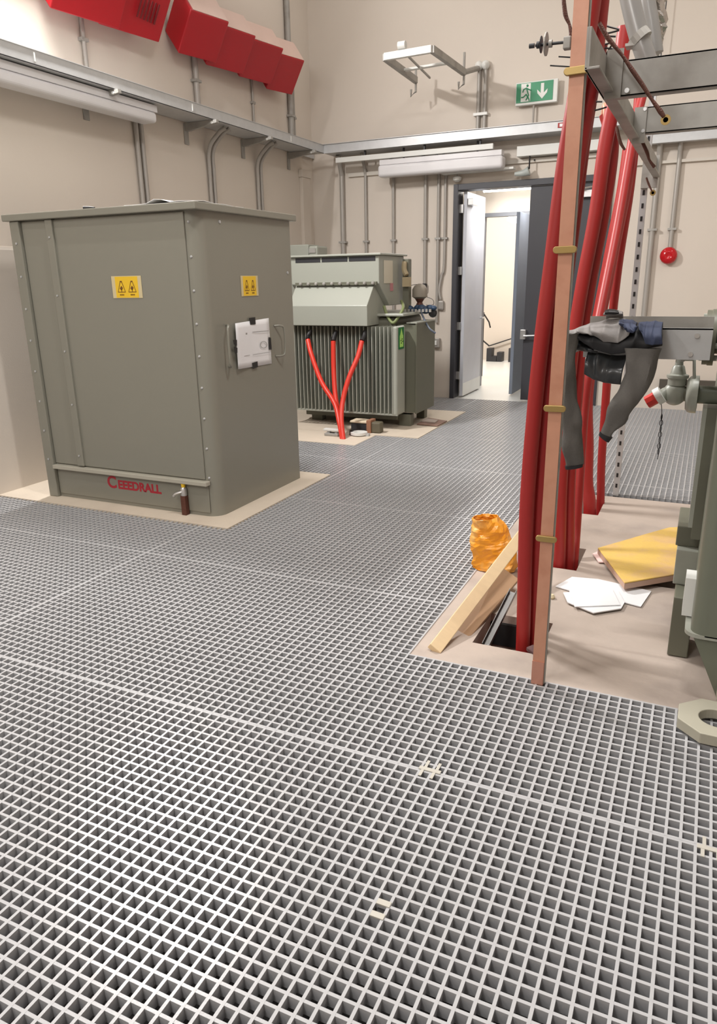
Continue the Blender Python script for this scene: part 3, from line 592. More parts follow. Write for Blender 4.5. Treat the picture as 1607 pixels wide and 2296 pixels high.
# exit sign
c0, c1 = at(1158, 200, 1, 9.5), at(1228, 190, 1, 9.5); zb = at(1160, 232, 1, 9.5).z
t = thing('exit_sign', 'green and white escape route sign with running figure and down arrow', 'sign', (c0.x, 9.5, zb-.03))
X0, X1, Z0, Z1 = c0.x, c0.x+.42, zb, zb+.20
MB().box(X0-.01, X1+.05, 9.50, 9.56, Z0-.025, Z1+.012).build('housing', white, t, bevel=.004)
MB().box(X0, X1, 9.494, 9.50, Z0, Z1).build('green_panel', green, t)
MB().box(X0+.055, X0+.165, 9.491, 9.494, Z0+.008, Z1-.006).build('white_doorway', white, t)
b = MB(); mx = X0+.115; mz = Z0+.02
for pl in [[(0, .0), (.03, .05), (.015, .09)], [(.0, .06), (-.03, .035), (-.055, .035)], [(.015, .09), (.0, .13)], [(0, .125), (.04, .105), (.055, .10)], [(0, .125), (-.03, .115), (-.04, .085)]]:
    b.tube([(mx+a, 9.489, mz+z) for a, z in pl], .007, 6, smooth=False)
b.sphere((mx+.012, 9.489, mz+.15), .013, n=8); b.tube([(mx+.0, 9.489, mz+.065), (mx+.035, 9.489, mz+.01), (mx+.04, 9.489, mz-.01)], .007, 6, smooth=False)
b.build('running_figure', green, t)
ax = X0+.30; b = MB(); b.poly([(ax-.018, 9.491, Z1-.02), (ax+.018, 9.491, Z1-.02), (ax+.018, 9.491, Z0+.08), (ax+.06, 9.491, Z0+.12), (ax+.055, 9.491, Z0+.08), (ax, 9.491, Z0+.02), (ax-.055, 9.491, Z0+.08), (ax-.06, 9.491, Z0+.12), (ax-.018, 9.491, Z0+.08)], (0, .003, 0)); b.build('down_arrow', white, t)
MB().tube([(X0+.20, 9.54, Z0-.03), (X0+.20, 9.54, tz+.11)], .011, 8, smooth=False).build('stem', conm, t)
# hanging frame (basket bracket)
t = thing('hanging_rack', 'open rectangular steel frame with hooks hanging high on the back wall', 'frame', (-3.2, 9.2, 3.8))
FA, FB, FC, FD = at(862, 128, 2, 3.80), at(968, 110, 2, 3.80), at(1040, 162, 2, 3.80), at(932, 180, 2, 3.80)
fz = 4.02
def bar(a, c, name, m, w=.025, hh=.035): 
    a = Vector(a); c = Vector(c); dd = (c-a).normalized(); s = dd.cross(Vector((0,0,1))).normalized()*w
    h_ = Vector((0,0,hh)); MB().hexa([a-s-h_, c-s-h_, c+s-h_, a+s-h_, a-s+h_, c-s+h_, c+s+h_, a+s+h_]).build(name, m, t, bevel=.004)
bar(FA, FB, 'side_bar', white); bar(FB, FC, 'side_bar', galvd); bar(FA, FD, 'side_bar', galvd)
m1 = FA.lerp(FD, .55); m2 = FB.lerp(FC, .55); bar(m1, m2, 'cross_bar', white, .03, .012); bar(FA.lerp(FB, .45), FD.lerp(FC, .3), 'cross_bar', galvd, .01, .01)
for p0 in (FD, FC): MB().tube([p0+Vector((0,0,.2 if p0 is FC else .12)), p0, p0-Vector((0,0,.12)), p0-Vector((.06,0,.16)), p0-Vector((.06,0,.09))], .014, 8, smooth=False).build('hook', galvd, t)
p0 = FA.lerp(FB, .3)+Vector((0,0,.08)); MB().tube([p0, p0+Vector((.08,0,0))], .04, 10, smooth=False).build('knob', white, t, smooth=True)
for x in (-2.80, -2.72): MB().tube([(x, YB-.03, tz+.1), (x, YB-.03, 3.93)], .024, 10, smooth=False).build('support_tube', conm, t, smooth=True)
for x in (-2.80, -2.72): MB().sphere((x, YB-.05, 3.95), .05, n=10).build('end_ball', white, t, smooth=True)
MB().tube([FC, Vector((-2.8, YB-.04, 3.93))], .03, 8, smooth=False).build('arm', galvd, t); MB().box(-2.85, -2.68, YB-.07, YB, 3.42, 3.45).build('clamp', white, t)

# low stuff at the right back wall
struct('trim_2', MB().box(-.45, 3.9, YB-.06, YB, .18, .36), mat('dark_wall_trunking', (82, 76, 68), .6))

# ------------------------------------------------------------------ right: rack with copper bar, struts, beams
t = thing('steel_rack', 'galvanised steel rack standing on the slab with cross beams overhead', 'rack', (-.43, 4, -.004))
# backing channel for copper bar
MB().box(-.482, -.434, 2.653, 2.68, -.003, 3.4).build('post', galvd, t, bevel=.003, label='channel post behind the copper bar')
b = MB(); b.box(-.425, -.415, 2.60, 5.52, 2.165, 2.275); b.box(-.43, -.385, 2.60, 5.52, 2.16, 2.168); b.build('side_channel', galvd, t, bevel=.002)
MB().poly([(-.430, 2.60, 2.16), (-.430, 3.05, 2.16), (-.430, 3.05, 2.275), (-.430, 2.60, 2.275)], (.006, 0, 0)).build('gusset_plate', galvd, t)
def beam(y, z, x0=-.41, x1=3.2, h=.11):
    b = MB(); b.box(x0, x1, y, y+.006, z-h/2, z+h/2); b.box(x0, x1, y, y+.05, z-h/2, z-h/2+.006); b.box(x0, x1, y, y+.05, z+h/2-.006, z+h/2)
    return b.build('cross_beam', galvd, t, bevel=.001)
beam(2.95, 2.20); beam(3.95, 2.235)
for y in (2.94, 3.94): MB().box(-.414, -.36, y, y+.006, 2.14, 2.29).build('end_bracket', galvd, t)
b = MB()
for y, zz in ((2.943, 2.16), (3.943, 2.19), (3.943, 2.28)): b.lathe((-.34 if y < 3 else -.37, y, zz), [(.008, 0), (.008, -.006)], 'Y', 8)
b.build('bolt', alum, t)
# slotted strut with real dark slots
s = MB(); 
for a in (0, 1): s.box(-.50+a*.034, -.494+a*.034, 5.53, 5.57, -.003, 3.6)
s.box(-.494, -.466, 5.53, 5.533, -.003, 3.6); st = s.build('slotted_strut', galv, t)
b = MB()
for k in range(44): b.box(-.487, -.473, 5.5285, 5.5305, .06+k*.08, .09+k*.08)
b.build('slot', black, st)
b = MB(); b.box(-.50, -.40, 5.50, 5.53, 2.10, 2.29); b.build('strut_bracket', galvd, t)
# lower rail carrying the jacket
MB().box(-.418, .02, 2.93, 2.935, 1.265, 1.375).build('lower_rail', galv, t); MB().box(-.418, .02, 2.93, 2.97, 1.37, 1.375).build('lower_rail_lip', galv, t)
MB().box(-.418, .02, 3.05, 3.056, 1.33, 1.41).build('rear_rail', galvd, t)
b = MB(); b.lathe((-.03, 2.929, 1.35), [(.009, 0), (.009, -.006)], 'Y', 8); b.lathe((-.045, 2.929, 1.285), [(.009, 0), (.009, -.006)], 'Y', 8); b.build('bolt', alum, t)
# copper bar
t = thing('copper_earth_bar', 'tall flat copper bar with brass saddles standing at the slab edge', 'busbar', (-.46, 2.65, -.003))
MB().box(-.483, -.437, 2.645, 2.651, -.003, 3.4).build('bar', copm, t)
MB().box(-.484, -.438, 2.640, 2.646, -.002, .10).build('joint_tail', mat('pink_copper', (205, 150, 130), .4, .4), t)
for k, zz in enumerate((2.17, 1.644, 1.112, .62)):
    b = MB(); o_ = []
    for q in range(16):
        a = q/16*2*math.pi; o_.append((-.46+(.027 if math.cos(a) > 0 else -.027)+.012*math.cos(a), 2.632, zz+.012*math.sin(a)))
    b.poly(o_, (0, .013, 0)); b.build('saddle', brass, t, bevel=.002)

# red cables through the slab
def rcable(px, Ys, r, label, base, grp, top=None, lug=False):
    pts = [at(u, v, 1, Y) for (u, v), Y in zip(px, Ys)]
    pts.append(Vector((pts[-1].x, pts[-1].y, -.5)))
    t = thing('power_cable', label, 'cable', (pts[-2].x, pts[-2].y, -.004), grp)
    MB().tube(pts, r, 16).build('sheath', redm, t, smooth=True)
    if lug:
        d_ = Vector((.1, -.1, -1)).normalized(); p0 = pts[0]
        MB().tube([p0, p0+Vector((.0, -.03, .03)), p0+Vector((.01, -.06, -.05)), p0+Vector((.015, -.06, -.09))], [.025, .015, .01, .008], 8).build('core', copm, t, smooth=True)
        c_ = p0+Vector((.015, -.065, -.115)); MB().lathe(c_, [(.018, 0), (.018, .004), (.009, .004), (.009, 0)], 'Y', 16).build('ring_lug', brass, t)
    return t
G1, G2, G3 = 'thick red cables behind the copper bar', 'red cables rising from the middle opening', 'red cables rising from the rear opening'
rcable([(1334, -60), (1322, 40), (1296, 190), (1264, 380), (1236, 596), (1216, 748), (1198, 920), (1180, 1150), (1172, 1440)], [2.98]*9, .031, 'thick red cable on the left, closest in front of the copper bar foot', 0, G1)
rcable([(1352, -60), (1345, 20), (1330, 150), (1292, 380), (1262, 596), (1242, 748), (1222, 920), (1207, 1150), (1195, 1435)], [3.04]*9, .029, 'thick red cable partly hidden behind the copper bar', 0, G1)
rcable([(1345, 100), (1310, 300), (1278, 560), (1245, 800), (1222, 1000), (1205, 1300), (1196, 1400)], [3.12]*7, .027, 'red cable mostly hidden between the copper bar and its neighbours', 0, G1)
rcable([(1402, 60), (1385, 180), (1356, 330), (1335, 480), (1305, 640), (1285, 770), (1272, 900), (1258, 1080), (1253, 1265)], [3.98]*9, .034, 'left red cable of the middle opening, rising to the grey pipes', 0, G2)
rcable([(1358, 255), (1372, 330), (1352, 480), (1322, 640), (1303, 770), (1292, 900), (1277, 1080), (1274, 1272)], [4.05]*8, .032, 'middle red cable with a loose copper lug at its top end', 0, G2, lug=True)
rcable([(1440, 215), (1420, 300), (1385, 500), (1345, 700), (1322, 820), (1309, 930), (1300, 1060), (1292, 1180), (1286, 1262)], [5.2, 5.1, 4.9, 4.6, 4.45, 4.4, 4.3, 4.2, 4.1], .026, 'right red cable slanting into the middle opening', 0, G2)
rcable([(1412, 335), (1398, 430), (1376, 540), (1345, 700), (1325, 800), (1314, 900), (1316, 1000), (1315, 1080), (1322, 1148)], [5.12]*9, .044, 'thick red cable with a cut end, front one of the rear opening', 0, G3)
rcable([(1436, 120), (1430, 240), (1412, 420), (1385, 600), (1368, 760), (1356, 920), (1348, 1040), (1345, 1145)], [5.3]*8, .028, 'thin red cable of the rear opening next to the slotted strut', 0, G3)

# loose braids and clips around the rack head
def braid(px, Y, r, label, lug=True):
    pts = [at(u, v, 1, Y) for u, v in px]
    t = thing('earth_braid', label, 'cable', tuple(pts[0]))
    MB().tube([p+Vector((mn.noise(p*60), 0, mn.noise(p*60+Vector((5, 5, 5)))))*.006 for p in pts], [r*(1+.25*math.sin(i*2.3)) for i in range(len(pts))], 8, sub=7).build('braid', copd, t, smooth=True)
    if lug:
        p0 = pts[-1]; d_ = (pts[-1]-pts[-2]).normalized(); c_ = p0+d_*.012
        MB().lathe(c_, [(.016, 0), (.016, .003), (.008, .003), (.008, 0)], 'Y', 14).build('lug', brass, t)
braid([(1343, 52), (1362, 85), (1395, 125), (1418, 158), (1438, 188), (1462, 222), (1478, 250), (1487, 262)], 2.85, .0065, 'long brown copper braid with a lug crossing in front of the front beam')
braid([(1434, 305), (1448, 340), (1456, 358), (1468, 374)], 4.0, .007, 'short dark braid hanging below the rear beam, upper one', False)
braid([(1449, 398), (1453, 412), (1461, 428)], 4.8, .005, 'short black lead with a ring end hanging beside the slotted strut')
braid([(1384, 285), (1390, 315), (1400, 335)], 3.6, .006, 'short dark braid hanging left of the side channel', False)
braid([(1262, -20), (1266, 30), (1275, 55), (1279, 80), (1280, 98)], 2.68, .006, 'frayed brown braid hanging left of the copper bar top', False)
# threaded rod with washers
def P2(u, v, Y=2.66): return at(u, v, 1, Y)
t = thing('threaded_rod', 'dark threaded rod with washers sticking out left of the copper bar', 'rod', P2(1280, 95))
MB().tube([P2(1200, 102), P2(1290, 92)], .0045, 8, smooth=False).build('rod', blackm, t)
ax_ = (P2(1290, 92)-P2(1200, 102)).normalized(); u_ = Vector((0,1,0)); v_ = ax_.cross(u_)
def disc(u, v, r, w, name, m):
    MB().lathe(P2(u, v), [(r, -w), (r, w)], (u_, v_, ax_), 16).build(name, m, t)
disc(1213, 100, .024, .001, 'washer', blackm); disc(1224, 99, .033, .002, 'washer', galvd); disc(1234, 98, .011, .005, 'nut', galvd); disc(1206, 101, .010, .004, 'nut', blackm); disc(1192, 103, .007, .008, 'end_clip', blackm)
q = P2(1272, 97); MB().box(q.x-.012, q.x+.012, q.y-.012, q.y+.012, q.z-.018, q.z+.018).build('clamp_block', galvd, t, bevel=.004)
for (a, c) in (((1252, 127), (1300, 130)), ((1233, 147), (1300, 151))):
    tag(MB().tube([P2(*a), P2(*c)], .0022, 6, smooth=False).build('wire_end', black, None), 'upper thin black wire poking out left of the copper bar' if a[1] < 140 else 'lower, longer thin black wire poking out left of the copper bar', 'wire', 'wires poking out beside the copper bar')
t = thing('wire_tangle', 'tangle of thin black wires between the copper bar and the pipes', 'wires', P2(1360, 100, 3.1))
for pl in ([(1340, 52), (1365, 60), (1388, 66)], [(1338, 78), (1365, 74), (1388, 68)], [(1336, 80), (1380, 82)], [(1340, 104), (1355, 100), (1372, 95)], [(1345, 108), (1360, 108), (1378, 112), (1376, 125), (1362, 140)], [(1372, 100), (1360, 120), (1358, 140)], [(1310, 228), (1350, 228)], [(1310, 252), (1340, 246), (1360, 240)]):
    MB().tube([P2(u, v, 3.1) for u, v in pl], .003, 6).build('wire', black, t)
# grey pipes and foil at the top
def pipe(px, Y, r, label, clamp=None):
    pts = [at(u, v, 1, Y) for u, v in px]; t = thing('vent_pipe', label, 'pipe', tuple(pts[-1]))
    MB().tube(pts, r, 20).build('pipe', mat('pipe_grey', (150, 148, 146), .35, .3), t, smooth=True)
    if clamp:
        c_ = at(*clamp, 1, Y); MB().tube([c_+Vector((-.01, 0, .012)), c_+Vector((.01, 0, -.012))], r+.006, 16, smooth=False).build('clamp', galvd, t)
        MB().box(c_.x-.05, c_.x+.03, Y-.03, Y+.03, c_.z-.03, c_.z-.02).build('clamp_foot', galvd, t)
    return t
pipe([(1395, -90), (1412, 0), (1432, 80), (1455, 150)], 3.5, .037, 'grey round pipe with a clamp at the top right', (1434, 85))
pipe([(1475, -90), (1452, -20), (1462, 60), (1470, 120)], 3.75, .03, 'thinner grey pipe behind the clamped pipe at the top right')
b = MB(); pts = []
for i in range(15):
    v = -40+i*12; r_ = []
    for k in range(14):
        a = k/14*2*math.pi; rad = .05*(1+.5*mn.noise(Vector((i*.7, math.cos(a)*1.5, math.sin(a)*1.5))))*(1 if i < 11 else 1-(i-10)*.18)
        c_ = at(1466+4*math.sin(i), v, 1, 3.85); r_.append(c_+Vector((rad*math.cos(a), rad*math.sin(a), 0)))
    pts.append(r_)
b.rings(pts); o = b.build('foil_wrap', mat('crumpled_foil', (185, 180, 176), .25, .85, var=.2, scale=30, bump=.6, bscale=40), None, smooth=False)
tag(o, 'crumpled silver foil wrap around the pipes at the top right', 'foil')
tag(MB().tube([at(1497, -30, 1, 9.5), at(1480, 139, 1, 9.5)], .005, 6, smooth=False).build('hanging_wire', blackm, None), 'thin dark wire hanging in front of the back wall at top right', 'wire')

# ------------------------------------------------------------------ jacket on the rail
JY = 2.9
t = thing('jacket', 'grey jacket with navy and black lining draped over the lower rack rail', 'jacket', (-.31, JY, .85))
def J(u, v, Y=JY): return at(u, v, 1, Y)
def loft(sections, m, name, Y=JY, depth=.35, crumple=.011, parent=None, n=20, label=None):
    R = []
    S = []
    for i in range(len(sections)-1):
        a, c = sections[i], sections[i+1]
        for k in range(5): tt = k/5; S.append([a[q]*(1-tt)+c[q]*tt for q in range(len(a))])
    S.append(list(sections[-1]))
    for i, s_ in enumerate(S):
        uL, vL, uR, vR = s_[:4]; L = J(uL, vL, Y); Rr = J(uR, vR, Y); c_ = (L+Rr)/2; h_ = (Rr-L)/2; d_ = Vector((0, h_.length*depth+.012, 0)); ring = []
        for k in range(n):
            a = k/n*2*math.pi; p = c_ + h_*math.cos(a) + d_*math.sin(a)
            nz = mn.noise(Vector((p.x*22, p.z*14+i*.05, p.y*22+3))); p += (h_.normalized()*math.cos(a)+Vector((0,1,0))*math.sin(a))*nz*crumple*2
            ring.append(p)
        R.append(ring)
    o = MB().rings(R).build(name, m, parent or t, smooth=True, label=label); return o
# left sleeve
sl = loft([(1270, 752, 1298, 745), (1264, 790, 1294, 790), (1258, 850, 1290, 845), (1256, 910, 1300, 905), (1256, 960, 1306, 955), (1260, 1010, 1308, 1005), (1266, 1046, 1307, 1042)], jgrey, 'sleeve', Y=2.80, depth=.3)
loft([(1266, 1044, 1307, 1040), (1267, 1052, 1306, 1047)], jblack, 'cuff', Y=2.80, depth=.3, parent=sl, crumple=.001)
# right sleeve
sl = loft([(1400, 780, 1484, 782), (1396, 820, 1466, 838), (1384, 862, 1459, 860), (1372, 905, 1438, 905), (1356, 945, 1402, 950), (1344, 970, 1372, 982)], jgrey, 'sleeve', Y=2.80, depth=.3)
loft([(1344, 968, 1373, 981), (1342, 975, 1364, 992)], jblack, 'cuff', Y=2.80, depth=.3, parent=sl, crumple=.001)
# body: cloth sheet draped over the rail
def drape(name, m, front, top, back, Y0, Y1, thick=.006, amp=.008, fr=30, label=None, seed=0):
    # front: lower edge px, top: upper edge px (lists of same length), back: drop behind the rail
    b = MB(); V = []; n = len(front); NU = (n-1)*6; NV = 12
    def ip(L, s_):
        i = min(int(s_), len(L)-2); f = s_-i; f = f*f*(3-2*f); return (L[i][0]*(1-f)+L[i+1][0]*f, L[i][1]*(1-f)+L[i+1][1]*f)
    for i in range(NU+1):
        s_ = i/6; F = J(*ip(front, s_), Y0); T = J(*ip(top, s_), (Y0+Y1)/2); row = []
        for j in range(NV+1):
            q = j/NV
            if q < .7:
                w = q/.7; p = F.lerp(T, w); p.y = Y0 - .01*math.sin(w*math.pi) + ((Y0+Y1)/2-Y0)*w**3
            else:
                w = (q-.7)/.3; p = T.copy(); p.y = (Y0+Y1)/2 + ((Y1-Y0)/2)*w; p.z = T.z - back*w**2
            p += Vector((0, -1, .3))*amp*mn.noise(Vector((i*.35+seed, q*2.2, seed)))*2
            row.append(b.bm.verts.new(p))
        V.append(row)
    for i in range(NU):
        for j in range(NV): b.bm.faces.new([V[i][j], V[i+1][j], V[i+1][j+1], V[i][j+1]])
    o = b.build(name, m, t, smooth=True, label=label); o.modifiers.new('thick', 'SOLIDIFY').thickness = thick
    o.modifiers.new('sub', 'SUBSURF').levels = 1; return o
drape('body', jlight, [(1272, 748), (1300, 748), (1330, 752), (1352, 768), (1385, 770), (1410, 752)], [(1274, 742), (1296, 732), (1325, 722), (1360, 712), (1395, 712), (1420, 716)], .1, 2.79, 3.02, amp=.012, label='light grey outer fabric')
drape('inner_lining', jblack, [(1276, 752), (1300, 765), (1330, 784), (1370, 796), (1420, 790), (1486, 776)], [(1278, 742), (1300, 734), (1335, 726), (1380, 724), (1430, 722), (1486, 722)], .08, 2.80, 3.0, amp=.008, seed=3)
drape('navy_panel', jnavy, [(1436, 740), (1446, 772), (1462, 775), (1486, 772)], [(1432, 722), (1450, 719), (1468, 717), (1486, 720)], .08, 2.77, 3.0, amp=.007, seed=5)
drape('navy_panel', jnavy, [(1395, 725), (1405, 745), (1420, 748), (1430, 735)], [(1388, 716), (1400, 714), (1415, 716), (1428, 722)], .05, 2.775, 3.0, amp=.01, seed=8)
drape('collar', jlight, [(1352, 708), (1362, 708), (1385, 708), (1397, 706)], [(1356, 698), (1364, 694), (1385, 694), (1396, 698)], .03, 2.86, 2.94, amp=.002, seed=4)
drape('collar_print', black, [(1356, 706), (1364, 706), (1380, 706), (1388, 704)], [(1356, 695), (1366, 692), (1378, 693), (1386, 696)], .01, 2.85, 2.88, amp=.001, seed=4)
drape('hem_panel', mat('dark_shiny_lining', (58, 60, 62), .3, var=.1), [(1308, 840), (1330, 852), (1355, 860), (1392, 864)], [(1318, 785), (1340, 790), (1370, 795), (1405, 795)], .02, 2.83, 2.88, amp=.01, seed=9)
drape('shoulder', mat('dark_shiny_lining', (58, 60, 62), .3), [(1268, 780), (1290, 785), (1315, 790), (1340, 792)], [(1276, 752), (1290, 755), (1312, 768), (1330, 780)], .02, 2.83, 2.9, amp=.006, seed=12)

# ------------------------------------------------------------------ right transformer (cut by the frame) with valve
t = thing('oil_transformer', 'large grey-green transformer tank cut off by the right edge of the photo', 'transformer', (.7, 3.4, -.004))
b = MB(); r = .05; x0, x1, y0, y1 = .072, 1.4, 2.80, 4.4
def outl(z, ins=0):
    o = []
    for (cx, cy, a0) in ((x0+r+ins, y0+r, math.pi), (x1-r, y0+r, 1.5*math.pi), (x1-r, y1-r, 0), (x0+r+ins, y1-r, .5*math.pi)):
        for k in range(7): a = a0+k/6*math.pi/2; o.append((cx+r*math.cos(a), cy+r*math.sin(a), z))
    return o
b.rings([outl(.25), outl(2.05)]); b.build('tank', mat('right_tank_paint', (112, 116, 102), .42, var=.03), t, smooth=True)
MB().rings([outl(.24, -.02), outl(.255, -.02)]).build('bottom_flange', trm, t)
MB().rings([[(x0+.01, y0+.02, .24), (x0+.12, y0+.02, -.002), (x0+.5, y0+.02, -.002), (x0+.5, y0+.02, .24)], [(x0+.01, y0+.1, .24), (x0+.12, y0+.1, -.002), (x0+.5, y0+.1, -.002), (x0+.5, y0+.1, .24)]]).build('skirt', MATS['right_tank_paint'], t)
MB().box(.02, .036, 3.2, 3.32, .55, 1.05).build('radiator_post', trm, t); MB().box(.036, .08, 3.2, 3.32, .50, 1.05).build('radiator_post_web', trdark, t)
MB().box(-.02, .08, 3.3, 3.6, .43, .52).build('bracket_block', trdark, t, bevel=.004); MB().box(-.012, .08, 3.25, 3.55, .27, .43).build('radiator_foot', trm, t, bevel=.004); MB().box(.0, .08, 3.1, 3.3, .0, .27).build('support_leg', trdark, t, bevel=.004); MB().box(.035, .08, 2.95, 3.05, .26, .42).build('pale_tag', white, t)
# octagonal lug with hole
c = Vector((.19, 2.575, .012)); b = MB(); Ro, Ri = .140, .062; n = 32; R0, R1, R2, R3 = [], [], [], []
for k in range(n):
    a = 2*math.pi*k/n; m_ = (a+math.pi/8) % (math.pi/4) - math.pi/8; ro = Ro*math.cos(math.pi/8)/math.cos(m_)
    for L, rr, z in ((R0, ro, 0), (R1, ro, .03), (R2, Ri, .03), (R3, Ri, 0)): L.append(c+Vector((rr*math.cos(a), rr*.93*math.sin(a), z*1.3)))
b.rings([R0, R1, R2, R3, R0], cap=False); b.build('jacking_lug', mat('lug_paint', (172, 168, 152), .5), t, bevel=.003)
MB().box(.19, .4, 2.68, 2.82, .014, .05).build('lug_arm', MATS['lug_paint'], t)
# pipe flange high
VY = 3.25; cp = at(1600, 757, 1, VY)
b = MB(); b.tube([(cp.x+.0, VY, cp.z), (cp.x+.35, VY, cp.z)], .062, 24, smooth=False); b.build('upper_pipe', MATS['right_tank_paint'], t, smooth=True)
MB().lathe((cp.x-.035, VY, cp.z), [(.062, 0), (.105, .002), (.105, .02), (.108, .022), (.108, .042), (.062, .044)], 'X', 28).build('upper_flange', trdark, t, smooth=True)
b = MB()
for k in range(8):
    a = k/8*2*math.pi+.3; b.lathe((cp.x-.045, VY+.085*math.cos(a), cp.z+.085*math.sin(a)), [(.011, 0), (.011, .065)], 'X', 8)
b.build('flange_bolt', trm, t)
# lower valve line
vz = at(1575, 885, 1, VY).z
vx = at(1512, 885, 1, VY).x
v = thing('drain_valve', 'grey-green globe valve with black handwheel and red outlet cap', 'valve', (vx, VY, vz-.07))
MB().sphere((vx, VY, vz), .046, (1, .95, 1.05), n=20).build('body', trm, v, smooth=True)
MB().tube([(vx+.02, VY, vz), (-.03, VY, vz)], .03, 20, smooth=False).build('neck', trdark, v, smooth=True)
MB().lathe((-.037, VY, vz), [(.03, -.012), (.06, -.01), (.072, 0), (.075, .012), (.075, .032), (.05, .034)], 'X', 28).build('flange', trm, v, smooth=True)
MB().tube([(-.01, VY, vz), (.3, VY, vz)], .036, 20, smooth=False).build('pipe', MATS['right_tank_paint'], v, smooth=True)
hz_ = at(1515, 792, 1, VY).z; hx = vx+.004
MB().lathe((hx, VY, vz+.035), [(.036, 0), (.036, .025), (.042, .03), (.042, .04), (.03, .045), (.022, .075), (.016, .08), (.013, .12), (.010, hz_-vz-.035)], 'Z', 18).build('bonnet', trm, v, smooth=True)
b = MB(); rr = .05; b.tube([(hx+rr*math.cos(a), VY+rr*math.sin(a), hz_) for a in [k/20*2*math.pi for k in range(21)]], .008, 10, smooth=False)
for k in range(4): a = k*math.pi/2+.4; b.tube([(hx, VY, hz_), (hx+rr*math.cos(a), VY+rr*math.sin(a), hz_)], .005, 8, smooth=False)
b.lathe((hx, VY, hz_-.012), [(.013, 0), (.013, .026), (.006, .03)], 'Z', 12); b.build('handwheel', black, v, smooth=True)
o0 = Vector((vx-.02, VY, vz+.005)); o1 = at(1480, 893, 1, VY-.02); o2 = at(1468, 893, 1, VY-.03)
MB().tube([o0, o0.lerp(o1, .6)+Vector((0,0,.008)), o1], .024, 14).build('outlet', trm, v, smooth=True)
dd = (at(1450, 902, 1, VY-.03)-at(1490, 880, 1, VY-.03)).normalized()
pA = at(1478, 887, 1, VY-.03); MB().tube([pA-dd*.012, pA+dd*.014], .035, 20, smooth=False).build('outlet_collar', white, v, smooth=True)
MB().tube([pA+dd*.014, pA+dd*.055], .026, 8, smooth=False).build('red_cap', mat('red_cap_plastic', (205, 48, 40), .4), v)
b = MB(); p0 = at(1481, 900, 1, VY-.04); p1 = at(1482, 955, 1, VY-.04); b.tube([p0, p0.lerp(p1, .5)+Vector((.003,0,0)), at(1478, 1000, 1, VY-.04), at(1474, 1030, 1, VY-.04)], .0015, 6)
MB().rings([[Vector(p) for p in []]]) if False else None
for k in range(7):
    q = at(1483-k*1.2, 935+k*13, 1, VY-.04); b.tube([q+Vector((.006*math.cos(a)*(1 if k % 2 else .4), .004*math.sin(a), .011*math.sin(a))) for a in [j/10*2*math.pi for j in range(11)]], .0016, 5, smooth=False)
b.build('cap_chain', blackm, v)
q = at(1556, 835, 1, VY); lv = MB().tube([at(1556, 850, 1, VY-.03), at(1556, 808, 1, VY-.03), at(1553, 806, 1, VY-.03), at(1530, 806, 1, VY-.03)], .006, 8, smooth=False); lv.build('lever', trm, v, smooth=True)
q = at(1530, 806, 1, VY-.03); MB().box(q.x-.008, q.x+.008, q.y-.008, q.y+.008, q.z-.008, q.z+.008).build('lever_knob', galvd, v, bevel=.002)

# ------------------------------------------------------------------ things on the slab
# leaning timber hatch with brown board
t = thing('timber_plank', 'long pale timber leaning up along the left edge of the slab', 'plank', (-.93, 2.8, 0))
A0 = Vector((-.965, 2.745, .0)); A1 = at(1163, 1190, 1, 3.78)
ds = (A1-A0).normalized(); up_ = Vector((.55, -.1, .8)); up_ = (up_-ds*up_.dot(ds)).normalized(); sd = ds.cross(up_).normalized()
L_ = (A1-A0).length
def obox(p, l, w, h): # length along ds, width along up_, thick along sd
    q = []
    for hh in (0, h):
        for a, c in ((0, 0), (l, 0), (l, w), (0, w)): q.append(p+ds*a+up_*c+sd*hh)
    return q
MB().hexa(obox(A0+up_*.004+Vector((0,0,.006)), L_+.02, .03, .06)).build('beam', wood, t, bevel=.003)
MB().hexa(obox(A0+ds*.66+up_*.012+sd*(-.002), .04, .006, -.004)).build('knot', copd, t)
t = thing('hardboard_panel', 'brown hardboard panel leaning under the pale timber over the opening', 'panel', (-.88, 2.95, 0))
a_, b_, c_, d_ = at(1006, 1408, 1, 2.99), at(1045, 1438, 1, 2.90), at(1163, 1298, 1, 3.52), at(1120, 1268, 1, 3.60)
nn = (b_-a_).cross(d_-a_).normalized()*.012
MB().poly([a_, b_, c_, d_], -nn if nn.z > 0 else nn).build('board', ply, t, bevel=.002)
# steel channel in the opening
t = thing('steel_channel', 'short steel channel leaning out of the front slab opening', 'channel', (-.73, 2.93, -.0))
a_, b_ = at(1088, 1448, 1, 2.93), at(1150, 1325, 1, 3.2); dd = (b_-a_).normalized(); s1 = dd.cross(Vector((0,-1,.6))).normalized()*.017; s2 = -dd.cross(s1).normalized()*.014
b = MB()
for (p0, p1) in ((-1, -.85), (.85, 1)):
    b.hexa([a_+s1*p0-s2, a_+s1*p1-s2, b_+s1*p1-s2, b_+s1*p0-s2, a_+s1*p0+s2, a_+s1*p1+s2, b_+s1*p1+s2, b_+s1*p0+s2])
b.hexa([a_-s1-s2, a_+s1-s2, b_+s1-s2, b_-s1-s2, a_-s1-s2*.8, a_+s1-s2*.8, b_+s1-s2*.8, b_-s1-s2*.8]); b.build('channel', mat('dark_channel_steel', (96, 94, 92), .35, .5), t)  # one dark steel colour over the whole channel
MB().lathe(a_+s1*.9, [(.012, -.003), (.012, .003), (.006, .003), (.006, -.003)], 'Y', 14).build('end_ring', galv, t)
